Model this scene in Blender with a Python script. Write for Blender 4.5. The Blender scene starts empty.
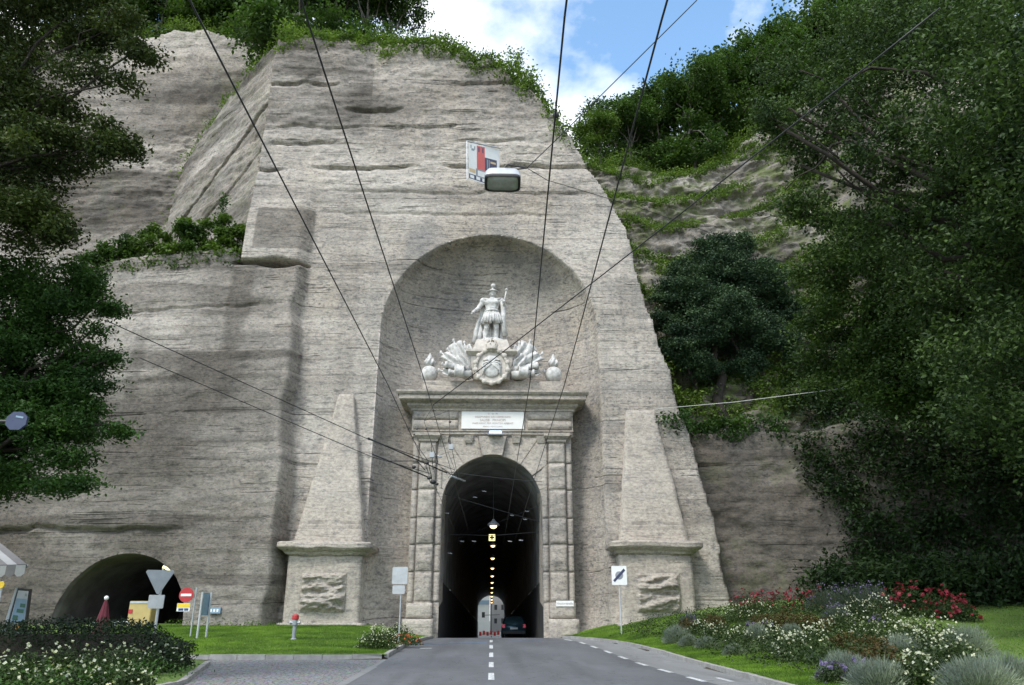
import bpy, bmesh, math, random
import numpy as np
from mathutils import Vector, Matrix
R = math.radians
random.seed(7); rng = np.random.default_rng(7)
scene = bpy.context.scene
COL = scene.collection

# ------------------------------------------------------------------ camera, light, exposure
F = 768.0; CAM_H = 1.4
TH = math.atan(275.5 / F); PS = math.atan(21 * math.cos(TH) / F)
cam_d = bpy.data.cameras.new("camera"); cam = bpy.data.objects.new("camera", cam_d); COL.objects.link(cam)
cam_d.sensor_width = 36; cam_d.lens = 27; cam_d.clip_start = .1; cam_d.clip_end = 2000
cam.location = (0, 0, CAM_H); cam.rotation_euler = (math.pi / 2 + TH, 0, -PS)
scene.camera = cam
SUN_EL, SUN_AZ = R(50), R(212)
world = bpy.data.worlds.new("World"); scene.world = world; world.use_nodes = True
wt = world.node_tree; wt.nodes.clear()
def wn(t, **k):
    n = wt.nodes.new(t)
    for a, b in k.items(): setattr(n, a, b)
    return n
w_out = wn('ShaderNodeOutputWorld'); w_bg = wn('ShaderNodeBackground')
sky = wn('ShaderNodeTexSky', sky_type='NISHITA', sun_disc=False)
sky.sun_elevation = SUN_EL; sky.sun_rotation = SUN_AZ; sky.air_density = 1.0; sky.dust_density = .6; sky.ozone_density = 1.4
w_tc = wn('ShaderNodeTexCoord'); w_map = wn('ShaderNodeMapping')
w_map.inputs['Location'].default_value = (.27, 7.7, 3.1); w_map.inputs['Scale'].default_value = (1, 1, 1.5)
w_n = wn('ShaderNodeTexNoise'); w_n.inputs['Scale'].default_value = 2.6; w_n.inputs['Detail'].default_value = 8; w_n.inputs['Roughness'].default_value = .55
w_r = wn('ShaderNodeValToRGB'); w_r.color_ramp.elements[0].position = .42; w_r.color_ramp.elements[1].position = .56
w_mix = wn('ShaderNodeMix', data_type='RGBA'); w_mix.inputs['B'].default_value = (11.5, 11.7, 12.0, 1)
w_g = wn('ShaderNodeMix', data_type='RGBA', blend_type='MULTIPLY'); w_g.inputs['Factor'].default_value = 1; w_g.inputs['B'].default_value = (2.3, 2.6, 2.5, 1)
L = wt.links.new
L(w_tc.outputs['Generated'], w_map.inputs['Vector']); L(w_map.outputs['Vector'], w_n.inputs['Vector'])
L(w_n.outputs['Fac'], w_r.inputs['Fac']); L(w_r.outputs['Color'], w_mix.inputs['Factor'])
L(sky.outputs['Color'], w_g.inputs['A']); L(w_g.outputs['Result'], w_mix.inputs['A'])
L(w_mix.outputs['Result'], w_bg.inputs['Color']); L(w_bg.outputs['Background'], w_out.inputs['Surface'])
w_bg.inputs['Strength'].default_value = 0.1
sun_d = bpy.data.lights.new("sun", 'SUN'); sun = bpy.data.objects.new("sun", sun_d); COL.objects.link(sun)
sun_d.energy = 1.9; sun_d.angle = R(14); sun_d.color = (1, .96, .9)
sv = Vector((math.sin(SUN_AZ) * math.cos(SUN_EL), math.cos(SUN_AZ) * math.cos(SUN_EL), math.sin(SUN_EL)))
sun.rotation_euler = sv.to_track_quat('Z', 'Y').to_euler()
vs = scene.view_settings
vs.view_transform = 'Standard'; vs.look = 'None'; vs.gamma = 1; vs.use_curve_mapping = False; vs.exposure = 0.6
scene.cycles.max_bounces = 6; scene.cycles.transparent_max_bounces = 4

# ------------------------------------------------------------------ pixel -> world while laying out
def ray(x, y):
    u = (x - 512) / F; v = (342.5 - y) / F
    fy = math.cos(TH) - v * math.sin(TH); fz = math.sin(TH) + v * math.cos(TH)
    return u * math.cos(PS) + fy * math.sin(PS), -u * math.sin(PS) + fy * math.cos(PS), fz
def at(x, y, Y):
    a, b, c = ray(x, y); t = Y / b
    return Vector((a * t, Y, CAM_H + c * t))
def at_z(x, y, z):
    a, b, c = ray(x, y); t = (z - CAM_H) / c
    return Vector((a * t, b * t, z))

# ------------------------------------------------------------------ numpy noise
def sm(a, b, x):
    t = np.clip((np.asarray(x, float) - a) / (b - a), 0, 1); return t * t * (3 - 2 * t)
def _hash(i, j, k):
    h = (i.astype(np.int64) * 374761393 + j.astype(np.int64) * 668265263 + k.astype(np.int64) * 2147483647) & 0xffffffff
    h = ((h ^ (h >> 13)) * 1274126177) & 0xffffffff
    h = ((h ^ (h >> 16)) * 2246822519) & 0xffffffff
    return ((h ^ (h >> 15)) & 0xffffff) / float(0xffffff)
def vn(x, y, z=0.0):
    x, y, z = np.broadcast_arrays(np.asarray(x, float), np.asarray(y, float), np.asarray(z, float))
    xi, yi, zi = np.floor(x), np.floor(y), np.floor(z)
    fx, fy, fz = x - xi, y - yi, z - zi
    fx, fy, fz = [f * f * (3 - 2 * f) for f in (fx, fy, fz)]
    o = 0
    for dx in (0, 1):
        for dy in (0, 1):
            for dz in (0, 1):
                w = (fx if dx else 1 - fx) * (fy if dy else 1 - fy) * (fz if dz else 1 - fz)
                o = o + w * _hash(xi + dx, yi + dy, zi + dz)
    return o * 2 - 1
def fbm(x, y, z=0.0, o=4):
    s = 0; a = 1; n = 0
    for i in range(o):
        s = s + a * vn(x * 2 ** i + 17.3 * i, y * 2 ** i - 9.1 * i, z * 2 ** i); n += a; a *= .5
    return s / n

# ------------------------------------------------------------------ objects
def tag(o, label=None, cat=None, group=None, kind=None):
    if label: o['label'] = label
    if cat: o['category'] = cat
    if group: o['group'] = group
    if kind: o['kind'] = kind
    return o
def empty(name, loc, label=None, cat=None, group=None):
    o = bpy.data.objects.new(name, None); COL.objects.link(o); o.location = loc; o.empty_display_size = .2
    return tag(o, label, cat, group)
def link_mesh(name, me, mat, parent=None, origin=None):
    o = bpy.data.objects.new(name, me); COL.objects.link(o)
    if mat: me.materials.append(mat)
    if parent is not None:
        o.parent = parent
    elif origin is not None:
        o.location = origin
    return o
def world_loc(o):
    v = Vector((0, 0, 0))
    while o is not None: v = v + o.location; o = o.parent
    return v
def np_mesh(name, V, Fc, k, smooth=False):
    V = np.ascontiguousarray(V, dtype=np.float32); Fc = np.ascontiguousarray(Fc, dtype=np.int32)
    me = bpy.data.meshes.new(name); n = len(Fc)
    me.vertices.add(len(V)); me.vertices.foreach_set('co', V.ravel())
    me.loops.add(n * k); me.loops.foreach_set('vertex_index', Fc.ravel())
    me.polygons.add(n); me.polygons.foreach_set('loop_start', np.arange(0, n * k, k, dtype=np.int32))
    me.update(calc_edges=True)
    me.polygons.foreach_set('use_smooth', np.full(n, smooth, dtype=bool))
    return me
def copy_tree(o, parent=None):
    c = o.copy(); COL.objects.link(c)
    if parent is not None: c.parent = parent
    for ch in list(o.children): copy_tree(ch, c)
    return c

class MB:
    def __init__(s): s.v = []; s.f = []
    def raw(s, vs_, fs):
        b = len(s.v); s.v += [tuple(p) for p in vs_]; s.f += [tuple(i + b for i in f) for f in fs]; return s
    def box(s, x0, x1, y0, y1, z0, z1):
        return s.raw([(x, y, z) for z in (z0, z1) for y in (y0, y1) for x in (x0, x1)],
                     [(0, 2, 3, 1), (4, 5, 7, 6), (0, 1, 5, 4), (2, 6, 7, 3), (0, 4, 6, 2), (1, 3, 7, 5)])
    def frustum(s, b, t):          # b,t = (x0,x1,y0,y1,z)
        P = [(x, y, q[4]) for q in (b, t) for y in q[2:4] for x in q[0:2]]
        return s.raw(P, [(0, 2, 3, 1), (4, 5, 7, 6), (0, 1, 5, 4), (2, 6, 7, 3), (0, 4, 6, 2), (1, 3, 7, 5)])
    def tube(s, pts, rad, n=8, cap=True):
        pts = [Vector(p) for p in pts]
        if not hasattr(rad, '__len__'): rad = [rad] * len(pts)
        rings = []; prev = None
        for i, p in enumerate(pts):
            d = (pts[min(i + 1, len(pts) - 1)] - pts[max(i - 1, 0)])
            d = d.normalized() if d.length > 1e-9 else Vector((0, 0, 1))
            if prev is None:
                u = d.orthogonal().normalized()
            else:
                u = (prev - d * prev.dot(d)); u = u.normalized() if u.length > 1e-6 else d.orthogonal().normalized()
            prev = u; w = d.cross(u)
            rings.append([p + (u * math.cos(2 * math.pi * k / n) + w * math.sin(2 * math.pi * k / n)) * rad[i] for k in range(n)])
        V = [q for r in rings for q in r]; fs = []
        for i in range(len(rings) - 1):
            for k in range(n):
                fs.append((i * n + k, i * n + (k + 1) % n, (i + 1) * n + (k + 1) % n, (i + 1) * n + k))
        if cap: fs.append(tuple(reversed(range(n)))); fs.append(tuple((len(rings) - 1) * n + k for k in range(n)))
        return s.raw(V, fs)
    def lathe(s, prof, c, n=24, axis='z'):
        V = []; c = Vector(c)
        for r, h in prof:
            for k in range(n):
                a = 2 * math.pi * k / n
                if axis == 'z': V.append(c + Vector((r * math.cos(a), r * math.sin(a), h)))
                elif axis == 'y': V.append(c + Vector((r * math.cos(a), h, r * math.sin(a))))
                else: V.append(c + Vector((h, r * math.cos(a), r * math.sin(a))))
        fs = [(i * n + k, i * n + (k + 1) % n, (i + 1) * n + (k + 1) % n, (i + 1) * n + k) for i in range(len(prof) - 1) for k in range(n)]
        fs += [tuple(reversed(range(n))), tuple((len(prof) - 1) * n + k for k in range(n))]
        return s.raw(V, fs)
    def ball(s, c, r, n=16, m=10):
        if not hasattr(r, '__len__'): r = (r, r, r)
        c = Vector(c); V = []
        for i in range(m + 1):
            t = math.pi * (i + .001) / (m + .002)
            for k in range(n):
                a = 2 * math.pi * k / n
                V.append(c + Vector((r[0] * math.sin(t) * math.cos(a), r[1] * math.sin(t) * math.sin(a), r[2] * math.cos(t))))
        return s.raw(V, [(i * n + k, (i + 1) * n + k, (i + 1) * n + (k + 1) % n, i * n + (k + 1) % n) for i in range(m) for k in range(n)])
    def prism(s, poly, y0, y1):     # polygon in x,z extruded along y
        n = len(poly)
        V = [(x, y0, z) for x, z in poly] + [(x, y1, z) for x, z in poly]
        return s.raw(V, [tuple(range(n)), tuple(reversed(range(n, 2 * n)))] + [(i, i + n, (i + 1) % n + n, (i + 1) % n) for i in range(n)])
    def profile(s, prof, x0, x1, ret):   # moulding: prof = [(out, z)...] front at y = -out, mitred returns of full depth ret
        V = []; n = len(prof)
        for o, z in prof:
            V += [(x0 - o, ret, z), (x0 - o, -o, z), (x1 + o, -o, z), (x1 + o, ret, z)]
        fs = []
        for i in range(n - 1):
            for k in range(3): fs.append((i * 4 + k, i * 4 + k + 1, i * 4 + k + 5, i * 4 + k + 4))
            fs.append((i * 4 + 3, i * 4, i * 4 + 4, i * 4 + 7))
        fs += [(3, 2, 1, 0), tuple((n - 1) * 4 + k for k in range(4))]
        return s.raw(V, fs)
    def shift(s, d):
        s.v = [(p[0] + d[0], p[1] + d[1], p[2] + d[2]) for p in s.v]; return s
    def xf(s, M): s.v = [tuple(M @ Vector(p)) for p in s.v]; return s
    def build(s, name, mat, parent=None, smooth=False, origin=None, bevel=0, fix=True):
        off = world_loc(parent) if parent is not None else (Vector(origin) if origin is not None else Vector((0, 0, 0)))
        me = bpy.data.meshes.new(name)
        me.from_pydata([(p[0] - off.x, p[1] - off.y, p[2] - off.z) for p in s.v], [], s.f)
        if fix:
            bm = bmesh.new(); bm.from_mesh(me); bmesh.ops.recalc_face_normals(bm, faces=bm.faces)
            if bevel: bmesh.ops.bevel(bm, geom=list(bm.edges), offset=bevel, segments=2, affect='EDGES', clamp_overlap=True)
            bm.to_mesh(me); bm.free()
        me.polygons.foreach_set('use_smooth', [smooth] * len(me.polygons)); me.update()
        return link_mesh(name, me, mat, parent, None if parent is not None else origin)

# ------------------------------------------------------------------ materials
def newmat(name):
    m = bpy.data.materials.new(name); m.use_nodes = True; t = m.node_tree; t.nodes.clear()
    o = t.nodes.new('ShaderNodeOutputMaterial'); p = t.nodes.new('ShaderNodeBsdfPrincipled'); t.links.new(p.outputs[0], o.inputs['Surface'])
    return m, t, p, o
def nd(t, typ, **k):
    n = t.nodes.new(typ)
    for a, b in k.items(): setattr(n, a, b)
    return n
def noise(t, scale=(1, 1, 1), s=1.0, det=5, rough=.55, coord='Object', loc=(0, 0, 0)):
    c = nd(t, 'ShaderNodeTexCoord'); mp = nd(t, 'ShaderNodeMapping'); mp.inputs['Scale'].default_value = scale; mp.inputs['Location'].default_value = loc
    n = nd(t, 'ShaderNodeTexNoise'); n.inputs['Scale'].default_value = s; n.inputs['Detail'].default_value = det; n.inputs['Roughness'].default_value = rough
    t.links.new(c.outputs[coord], mp.inputs['Vector']); t.links.new(mp.outputs[0], n.inputs['Vector'])
    return n.outputs['Fac']
def ramp(t, fac, a, b, ca=(0, 0, 0, 1), cb=(1, 1, 1, 1)):
    r = nd(t, 'ShaderNodeValToRGB'); r.color_ramp.elements[0].position = a; r.color_ramp.elements[1].position = b
    r.color_ramp.elements[0].color = ca; r.color_ramp.elements[1].color = cb
    t.links.new(fac, r.inputs['Fac']); return r.outputs['Color']
def mixc(t, fac, A, B, mode='MIX'):
    m = nd(t, 'ShaderNodeMix', data_type='RGBA', blend_type=mode)
    for s_, v in (('Factor', fac), ('A', A), ('B', B)):
        if isinstance(v, (int, float)): m.inputs[s_].default_value = v
        elif isinstance(v, tuple): m.inputs[s_].default_value = v if len(v) == 4 else (*v, 1)
        else: t.links.new(v, m.inputs[s_])
    return m.outputs['Result']
def bump(t, h, strength, dist, prev=None):
    b = nd(t, 'ShaderNodeBump'); b.inputs['Strength'].default_value = strength; b.inputs['Distance'].default_value = dist
    t.links.new(h, b.inputs['Height'])
    if prev: t.links.new(prev, b.inputs['Normal'])
    return b.outputs['Normal']
def simple(name, c, rough=.7, metal=0, var=.15, s=6, bmp=0.0, emit=None, es=1):
    m, t, p, o = newmat(name)
    n = noise(t, s=s); d = tuple(x * (1 - var) for x in c); l = tuple(min(1, x * (1 + var)) for x in c)
    t.links.new(ramp(t, n, .3, .7, (*d, 1), (*l, 1)), p.inputs['Base Color'])
    p.inputs['Roughness'].default_value = rough; p.inputs['Metallic'].default_value = metal
    if bmp: t.links.new(bump(t, noise(t, s=s * 5), bmp, .02), p.inputs['Normal'])
    if emit: p.inputs['Emission Color'].default_value = (*emit, 1); p.inputs['Emission Strength'].default_value = es
    return m
def leafmat(name, a, b, tr=.3, rough=.55):
    m, t, p, o = newmat(name)
    g = nd(t, 'ShaderNodeNewGeometry')
    r = nd(t, 'ShaderNodeValToRGB'); r.color_ramp.elements[0].color = (*a, 1); r.color_ramp.elements[1].color = (*b, 1)
    t.links.new(g.outputs['Random Per Island'], r.inputs['Fac'])
    n = ramp(t, noise(t, s=.7, det=4), .32, .68, (.45, .5, .55, 1), (1.4, 1.32, 1, 1))
    c = mixc(t, 1.0, r.outputs['Color'], n, 'MULTIPLY')
    t.links.new(c, p.inputs['Base Color']); p.inputs['Roughness'].default_value = rough; p.inputs['Specular IOR Level'].default_value = .22
    tl = nd(t, 'ShaderNodeBsdfTranslucent'); t.links.new(mixc(t, 1.0, c, (1.1, 1.25, .6), 'MULTIPLY'), tl.inputs['Color'])
    mx = nd(t, 'ShaderNodeMixShader'); mx.inputs[0].default_value = tr
    t.links.new(p.outputs[0], mx.inputs[1]); t.links.new(tl.outputs[0], mx.inputs[2]); t.links.new(mx.outputs[0], o.inputs['Surface'])
    return m
def rockmat(name, light=(.49, .45, .40), dark=(.15, .148, .148), warm=(.36, .295, .225), stria=1.0, weather_shade=True, bumps=1.0, courses=False, amount=1.0):
    m, t, p, o = newmat(name)
    def warped(scale, s_, det, rough, amt=.5, ws=.22, loc=(0, 0, 0)):
        cc_ = nd(t, 'ShaderNodeTexCoord'); wn_ = nd(t, 'ShaderNodeTexNoise'); wn_.inputs['Scale'].default_value = ws; wn_.inputs['Detail'].default_value = 4
        t.links.new(cc_.outputs['Object'], wn_.inputs['Vector'])
        ma = nd(t, 'ShaderNodeVectorMath', operation='MULTIPLY_ADD'); ma.inputs[1].default_value = (0, 0, amt * 4); t.links.new(wn_.outputs['Color'], ma.inputs[0]); t.links.new(cc_.outputs['Object'], ma.inputs[2])
        mp_ = nd(t, 'ShaderNodeMapping'); mp_.inputs['Scale'].default_value = scale; mp_.inputs['Location'].default_value = loc; t.links.new(ma.outputs[0], mp_.inputs['Vector'])
        n_ = nd(t, 'ShaderNodeTexNoise'); n_.inputs['Scale'].default_value = s_; n_.inputs['Detail'].default_value = det; n_.inputs['Roughness'].default_value = rough
        t.links.new(mp_.outputs[0], n_.inputs['Vector']); return n_.outputs['Fac']
    def line(fac, wd):
        su = nd(t, 'ShaderNodeMath', operation='SUBTRACT'); su.inputs[1].default_value = .5; ab = nd(t, 'ShaderNodeMath', operation='ABSOLUTE')
        t.links.new(fac, su.inputs[0]); t.links.new(su.outputs[0], ab.inputs[0]); return ramp(t, ab.outputs[0], 0, wd, (1, 1, 1, 1), (0, 0, 0, 1))
    big = noise(t, (.10, .10, .17), 1, 7, .62)
    streak = noise(t, (.55, .55, .07), 1, 6, .65)
    band = warped((.06, .06, 1.0), 1, 7, .68, .35)
    thin = warped((.20, .20, 3.4), 1, 5, .65, .3, .35)
    fine = noise(t, (1, 1, 1.5), 4.6, 8, .74)
    spots = noise(t, (.8, .8, 2.2), 2.0, 8, .80, loc=(3, 9, 1))
    ck = mixc(t, 1.0, line(warped((.022, .022, .75), 1, 2.5, .5, .05), .009), ramp(t, noise(t, (.3, .3, .5), 1, 5, .65, loc=(2, 2, 8)), .50, .60), 'MULTIPLY')
    ck2 = mixc(t, 1.0, line(warped((.05, .05, 2.1), 1, 3, .55, .06, .3, loc=(4, 4, 4)), .014), ramp(t, noise(t, (.35, .35, .8), 1, 5, .7, loc=(1, 7, 3)), .47, .56), 'MULTIPLY')
    ck = mixc(t, 1.0, ck, mixc(t, 1.0, ck2, (.38, .38, .38), 'MULTIPLY'), 'LIGHTEN')
    c = mixc(t, ramp(t, big, .36, .68), light, tuple(.45 * l + .55 * d for l, d in zip(light, warm)))
    f1 = mixc(t, 1.0, ramp(t, streak, .44, .66), ramp(t, big, .42, .58), 'MULTIPLY')
    c = mixc(t, f1, c, tuple(.38 * l + .62 * d for l, d in zip(light, dark)))
    c = mixc(t, mixc(t, 1.0, ramp(t, spots, .53, .59), (.62 * amount,) * 3, 'MULTIPLY'), c, dark)
    c = mixc(t, mixc(t, 1.0, ramp(t, band, .55, .66), (.55 * stria,) * 3, 'MULTIPLY'), c, tuple(.35 * l + .65 * d for l, d in zip(light, dark)))
    c = mixc(t, mixc(t, 1.0, ramp(t, thin, .60, .70), (.45 * stria,) * 3, 'MULTIPLY'), c, tuple(.6 * d + .4 * w for d, w in zip(dark, warm)))
    pits = noise(t, (1, 1, 1.7), 4.2, 6, .78, loc=(7, 1, 4)); pm = mixc(t, 1.0, ramp(t, pits, .55, .60), ramp(t, big, .35, .6, (.25, .25, .25, 1), (1, 1, 1, 1)), 'MULTIPLY')
    c = mixc(t, mixc(t, 1.0, pm, (.8 * amount,) * 3, 'MULTIPLY'), c, tuple(.8 * d for d in dark))
    c = mixc(t, mixc(t, 1.0, ck, (.85 * stria,) * 3, 'MULTIPLY'), c, tuple(.45 * d + .1 * w for d, w in zip(dark, warm)))
    c = mixc(t, 1.0, c, ramp(t, fine, .25, .75, (.55, .55, .56, 1), (1.42, 1.40, 1.37, 1)), 'MULTIPLY')
    if weather_shade:
        a = nd(t, 'ShaderNodeAttribute', attribute_name='weather_shade')  # per-vertex darkening: weathering plus shade painted into the rock colour
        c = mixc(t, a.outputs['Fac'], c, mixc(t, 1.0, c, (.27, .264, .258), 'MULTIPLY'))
        a2 = nd(t, 'ShaderNodeAttribute', attribute_name='moss')
        mo = mixc(t, 1.0, a2.outputs['Fac'], ramp(t, noise(t, s=1.1, det=6, loc=(5, 1, 2)), .42, .58), 'MULTIPLY')
        c = mixc(t, mo, c, (.10, .125, .04))
    t.links.new(c, p.inputs['Base Color']); p.inputs['Roughness'].default_value = .92; p.inputs['Specular IOR Level'].default_value = .2
    inv = nd(t, 'ShaderNodeMath', operation='MULTIPLY'); inv.inputs[1].default_value = -1; t.links.new(ck, inv.inputs[0])
    b0 = bump(t, inv.outputs[0], .7 * bumps * stria, .15)
    b1 = bump(t, band, .4 * bumps, .12, b0)
    b2 = bump(t, thin, .3 * bumps, .05, b1)
    b3 = bump(t, pits, .6 * bumps, .06, bump(t, fine, .75 * bumps, .07, b2))
    if courses:
        cc = nd(t, 'ShaderNodeTexCoord'); mp = nd(t, 'ShaderNodeMapping'); mp.inputs['Rotation'].default_value = (math.pi / 2, 0, 0)
        br = nd(t, 'ShaderNodeTexBrick'); br.inputs['Scale'].default_value = 1; br.inputs['Brick Width'].default_value = 1.3; br.inputs['Row Height'].default_value = .55
        br.inputs['Mortar Size'].default_value = .03; br.inputs['Mortar Smooth'].default_value = .3
        t.links.new(cc.outputs['Object'], mp.inputs[0]); t.links.new(mp.outputs[0], br.inputs['Vector'])
        iv = nd(t, 'ShaderNodeMath', operation='MULTIPLY'); aa = nd(t, 'ShaderNodeAttribute', attribute_name='course')
        t.links.new(br.outputs['Fac'], iv.inputs[0]); t.links.new(aa.outputs['Fac'], iv.inputs[1])
        iv2 = nd(t, 'ShaderNodeMath', operation='MULTIPLY'); iv2.inputs[1].default_value = -1; t.links.new(iv.outputs[0], iv2.inputs[0])
        b3 = bump(t, iv2.outputs[0], .8, .05, b3)
    t.links.new(b3, p.inputs['Normal'])
    return m

M = {}
M['cliff'] = rockmat('cliff_rock', courses=True)
M['dressed'] = rockmat('dressed_stone', light=(.455, .412, .362), stria=.6, weather_shade=False, bumps=.55, amount=.8)
M['block'] = rockmat('rough_block_stone', light=(.42, .385, .34), stria=.5, weather_shade=False, bumps=.8)
M['marble'] = simple('white_marble', (.52, .505, .48), .8, 0, .34, 4, .8)
M['cartouche'] = simple('cream_stone', (.50, .455, .40), .8, 0, .22, 4, .4)
M['tablet'] = simple('tablet_marble', (.74, .72, .68), .55, 0, .06, 1.5, .1)
M['letter'] = simple('worn_letters', (.42, .33, .28), .8, 0, .2, 3)
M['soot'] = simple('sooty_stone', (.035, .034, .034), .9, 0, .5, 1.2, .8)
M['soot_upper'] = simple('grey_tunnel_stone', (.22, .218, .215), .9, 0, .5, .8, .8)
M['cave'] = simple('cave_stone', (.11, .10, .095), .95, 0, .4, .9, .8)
M['steel'] = simple('galvanised_steel', (.45, .47, .5), .45, .6, .1, 8)
M['greypaint'] = simple('grey_sign_back', (.27, .29, .32), .5, .2, .1, 5)
M['white'] = simple('white_paint', (.78, .78, .77), .5, 0, .05, 4)
M['dimwhite'] = simple('weathered_white', (.42, .44, .46), .6, 0, .12, 5)
M['black'] = simple('black_paint', (.02, .02, .022), .5, 0, .2, 5)
M['wire'] = simple('dark_wire', (.025, .026, .03), .5, .2, .2, 5)
M['palewire'] = simple('pale_cable', (.5, .5, .47), .6, 0, .1, 5)
M['red'] = simple('red_paint', (.42, .025, .03), .45, 0, .1, 4)
M['orange'] = simple('orange_paint', (.8, .32, .03), .5, 0, .1, 4)
M['blue'] = simple('blue_paint', (.025, .055, .17), .4, 0, .15, 5)
M['paleblue'] = simple('pale_blue_paint', (.20, .29, .38), .5, 0, .1, 5)
M['yellow'] = simple('cream_yellow_paint', (.45, .34, .13), .5, 0, .1, 3)
M['brightyellow'] = simple('bright_yellow_paint', (.75, .52, .03), .5, 0, .1, 3)
M['navy'] = simple('navy_paint', (.035, .045, .10), .5, 0, .15, 5)
M['magenta'] = simple('faded_red_cloth', (.105, .014, .026), .85, 0, .2, 8)
M['awning'] = simple('awning_cloth', (.30, .30, .30), .85, 0, .1, 5)
M['awning2'] = simple('awning_grey_cloth', (.14, .135, .135), .85, 0, .1, 5)
M['glass'] = simple('lamp_glass', (.26, .27, .24), .3, 0, .2, 8)
M['warm'] = simple('warm_lamp', (.9, .7, .4), .5, 0, .05, 3, emit=(1, .62, .24), es=3.2)
M['tubelight'] = simple('tube_light', (.9, .85, .5), .5, 0, .05, 3, emit=(1, .9, .45), es=.9)
M['bark'] = simple('bark', (.035, .028, .022), .95, 0, .4, 4, .8)
M['greybark'] = simple('grey_bark', (.11, .10, .085), .95, 0, .35, 4, .8)
M['kerb'] = simple('kerb_granite', (.30, .29, .275), .85, 0, .25, 3, .5)
M['asphalt'] = None

def roadmat(name, c, spot=.25):
    m, t, p, o = newmat(name)
    a = noise(t, (1, .25, 1), .5, 5); b = noise(t, s=60, det=2); d = noise(t, (.8, .06, 1), 1.2, 4, loc=(4, 4, 0))
    col = mixc(t, ramp(t, a, .3, .7), tuple(x * (1 - spot) for x in c), tuple(x * (1 + spot) for x in c))
    col = mixc(t, 1.0, col, ramp(t, b, .25, .75, (.8, .8, .8, 1), (1.2, 1.2, 1.2, 1)), 'MULTIPLY')
    col = mixc(t, mixc(t, 1.0, ramp(t, d, .52, .68), (.7, .7, .7), 'MULTIPLY'), col, tuple(x * .66 for x in c))
    e = noise(t, (1, .5, 1), .55, 3, .6, loc=(1, 8, 3)); su = nd(t, 'ShaderNodeMath', operation='SUBTRACT'); su.inputs[1].default_value = .5; ab = nd(t, 'ShaderNodeMath', operation='ABSOLUTE')
    t.links.new(e, su.inputs[0]); t.links.new(su.outputs[0], ab.inputs[0]); col = mixc(t, ramp(t, ab.outputs[0], 0, .006, (.75, .75, .75, 1), (0, 0, 0, 1)), col, tuple(x * .4 for x in c))
    f = noise(t, s=1.6, det=3, loc=(9, 2, 1)); col = mixc(t, ramp(t, f, .60, .63, (0, 0, 0, 1), (.35, .35, .35, 1)), col, tuple(x * 1.35 for x in c))
    t.links.new(col, p.inputs['Base Color']); p.inputs['Roughness'].default_value = .75
    t.links.new(bump(t, b, .4, .01), p.inputs['Normal']); return m
M['asphalt'] = roadmat('asphalt', (.108, .113, .124))
M['lane'] = roadmat('bike_lane_asphalt', (.20, .205, .21), .15)
M['paint'] = roadmat('road_paint', (.56, .57, .58), .18)
_t = M['paint'].node_tree; _p = next(n for n in _t.nodes if n.type == 'BSDF_PRINCIPLED'); _src = _p.inputs['Base Color'].links[0].from_socket
_t.links.new(mixc(_t, ramp(_t, noise(_t, s=9, det=6, rough=.7), .54, .62), _src, (.15, .155, .165)), _p.inputs['Base Color'])
M['bluepaint'] = roadmat('blue_road_paint', (.10, .19, .32), .3)
def cobblemat():
    m, t, p, o = newmat('cobbles')
    c = nd(t, 'ShaderNodeTexCoord'); v = nd(t, 'ShaderNodeTexVoronoi', feature='DISTANCE_TO_EDGE'); v.inputs['Scale'].default_value = 8
    v2 = nd(t, 'ShaderNodeTexVoronoi'); v2.inputs['Scale'].default_value = 8
    t.links.new(c.outputs['Object'], v.inputs['Vector']); t.links.new(c.outputs['Object'], v2.inputs['Vector'])
    j = ramp(t, v.outputs['Distance'], .02, .12)
    stone = mixc(t, .25, (.24, .245, .25), v2.outputs['Color'], 'OVERLAY')
    col = mixc(t, j, (.06, .06, .058), stone)
    t.links.new(col, p.inputs['Base Color']); p.inputs['Roughness'].default_value = .8
    t.links.new(bump(t, j, .6, .02), p.inputs['Normal']); return m
M['cobble'] = cobblemat()
def lawnmat():
    m, t, p, o = newmat('lawn_turf')
    a = noise(t, s=.6, det=5); b = noise(t, s=24, det=3)
    col = mixc(t, ramp(t, a, .3, .7), (.10, .175, .028), (.145, .24, .044))
    col = mixc(t, 1.0, col, ramp(t, b, .3, .7, (.6, .6, .6, 1), (1.25, 1.2, 1.1, 1)), 'MULTIPLY')
    col = mixc(t, ramp(t, noise(t, s=1.1, det=6, rough=.7, loc=(3, 3, 0)), .54, .66, (0, 0, 0, 1), (.55, .55, .55, 1)), col, (.15, .165, .05))
    t.links.new(col, p.inputs['Base Color']); p.inputs['Roughness'].default_value = .9
    t.links.new(bump(t, b, .8, .05), p.inputs['Normal']); return m
M['lawn'] = lawnmat()
M['soil'] = simple('soil', (.055, .045, .03), .95, 0, .4, 2, .8)
M['hillgrass'] = simple('hill_grass', (.075, .10, .025), .95, 0, .4, .8, .8)
M['grass'] = leafmat('grass_blades', (.10, .19, .024), (.17, .285, .048), .35)
M['oakleaf'] = leafmat('oak_leaves', (.014, .032, .012), (.082, .135, .046), .22, .55)
M['mapleleaf'] = leafmat('dark_maple_leaves', (.026, .046, .016), (.075, .10, .032), .22)
M['greenleaf'] = leafmat('green_leaves', (.022, .058, .016), (.055, .12, .03), .3)
M['yewleaf'] = leafmat('yew_needles', (.026, .056, .032), (.066, .112, .06), .12)
M['beechleaf'] = leafmat('beech_leaves', (.03, .07, .016), (.075, .135, .03), .3)
M['lightleaf'] = leafmat('light_leaves', (.06, .115, .02), (.12, .19, .045), .32)
M['fringeleaf'] = leafmat('fringe_leaves', (.085, .15, .03), (.16, .235, .06), .35)
M['ashleaf'] = leafmat('ash_leaves', (.026, .056, .016), (.075, .125, .034), .3)
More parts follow.
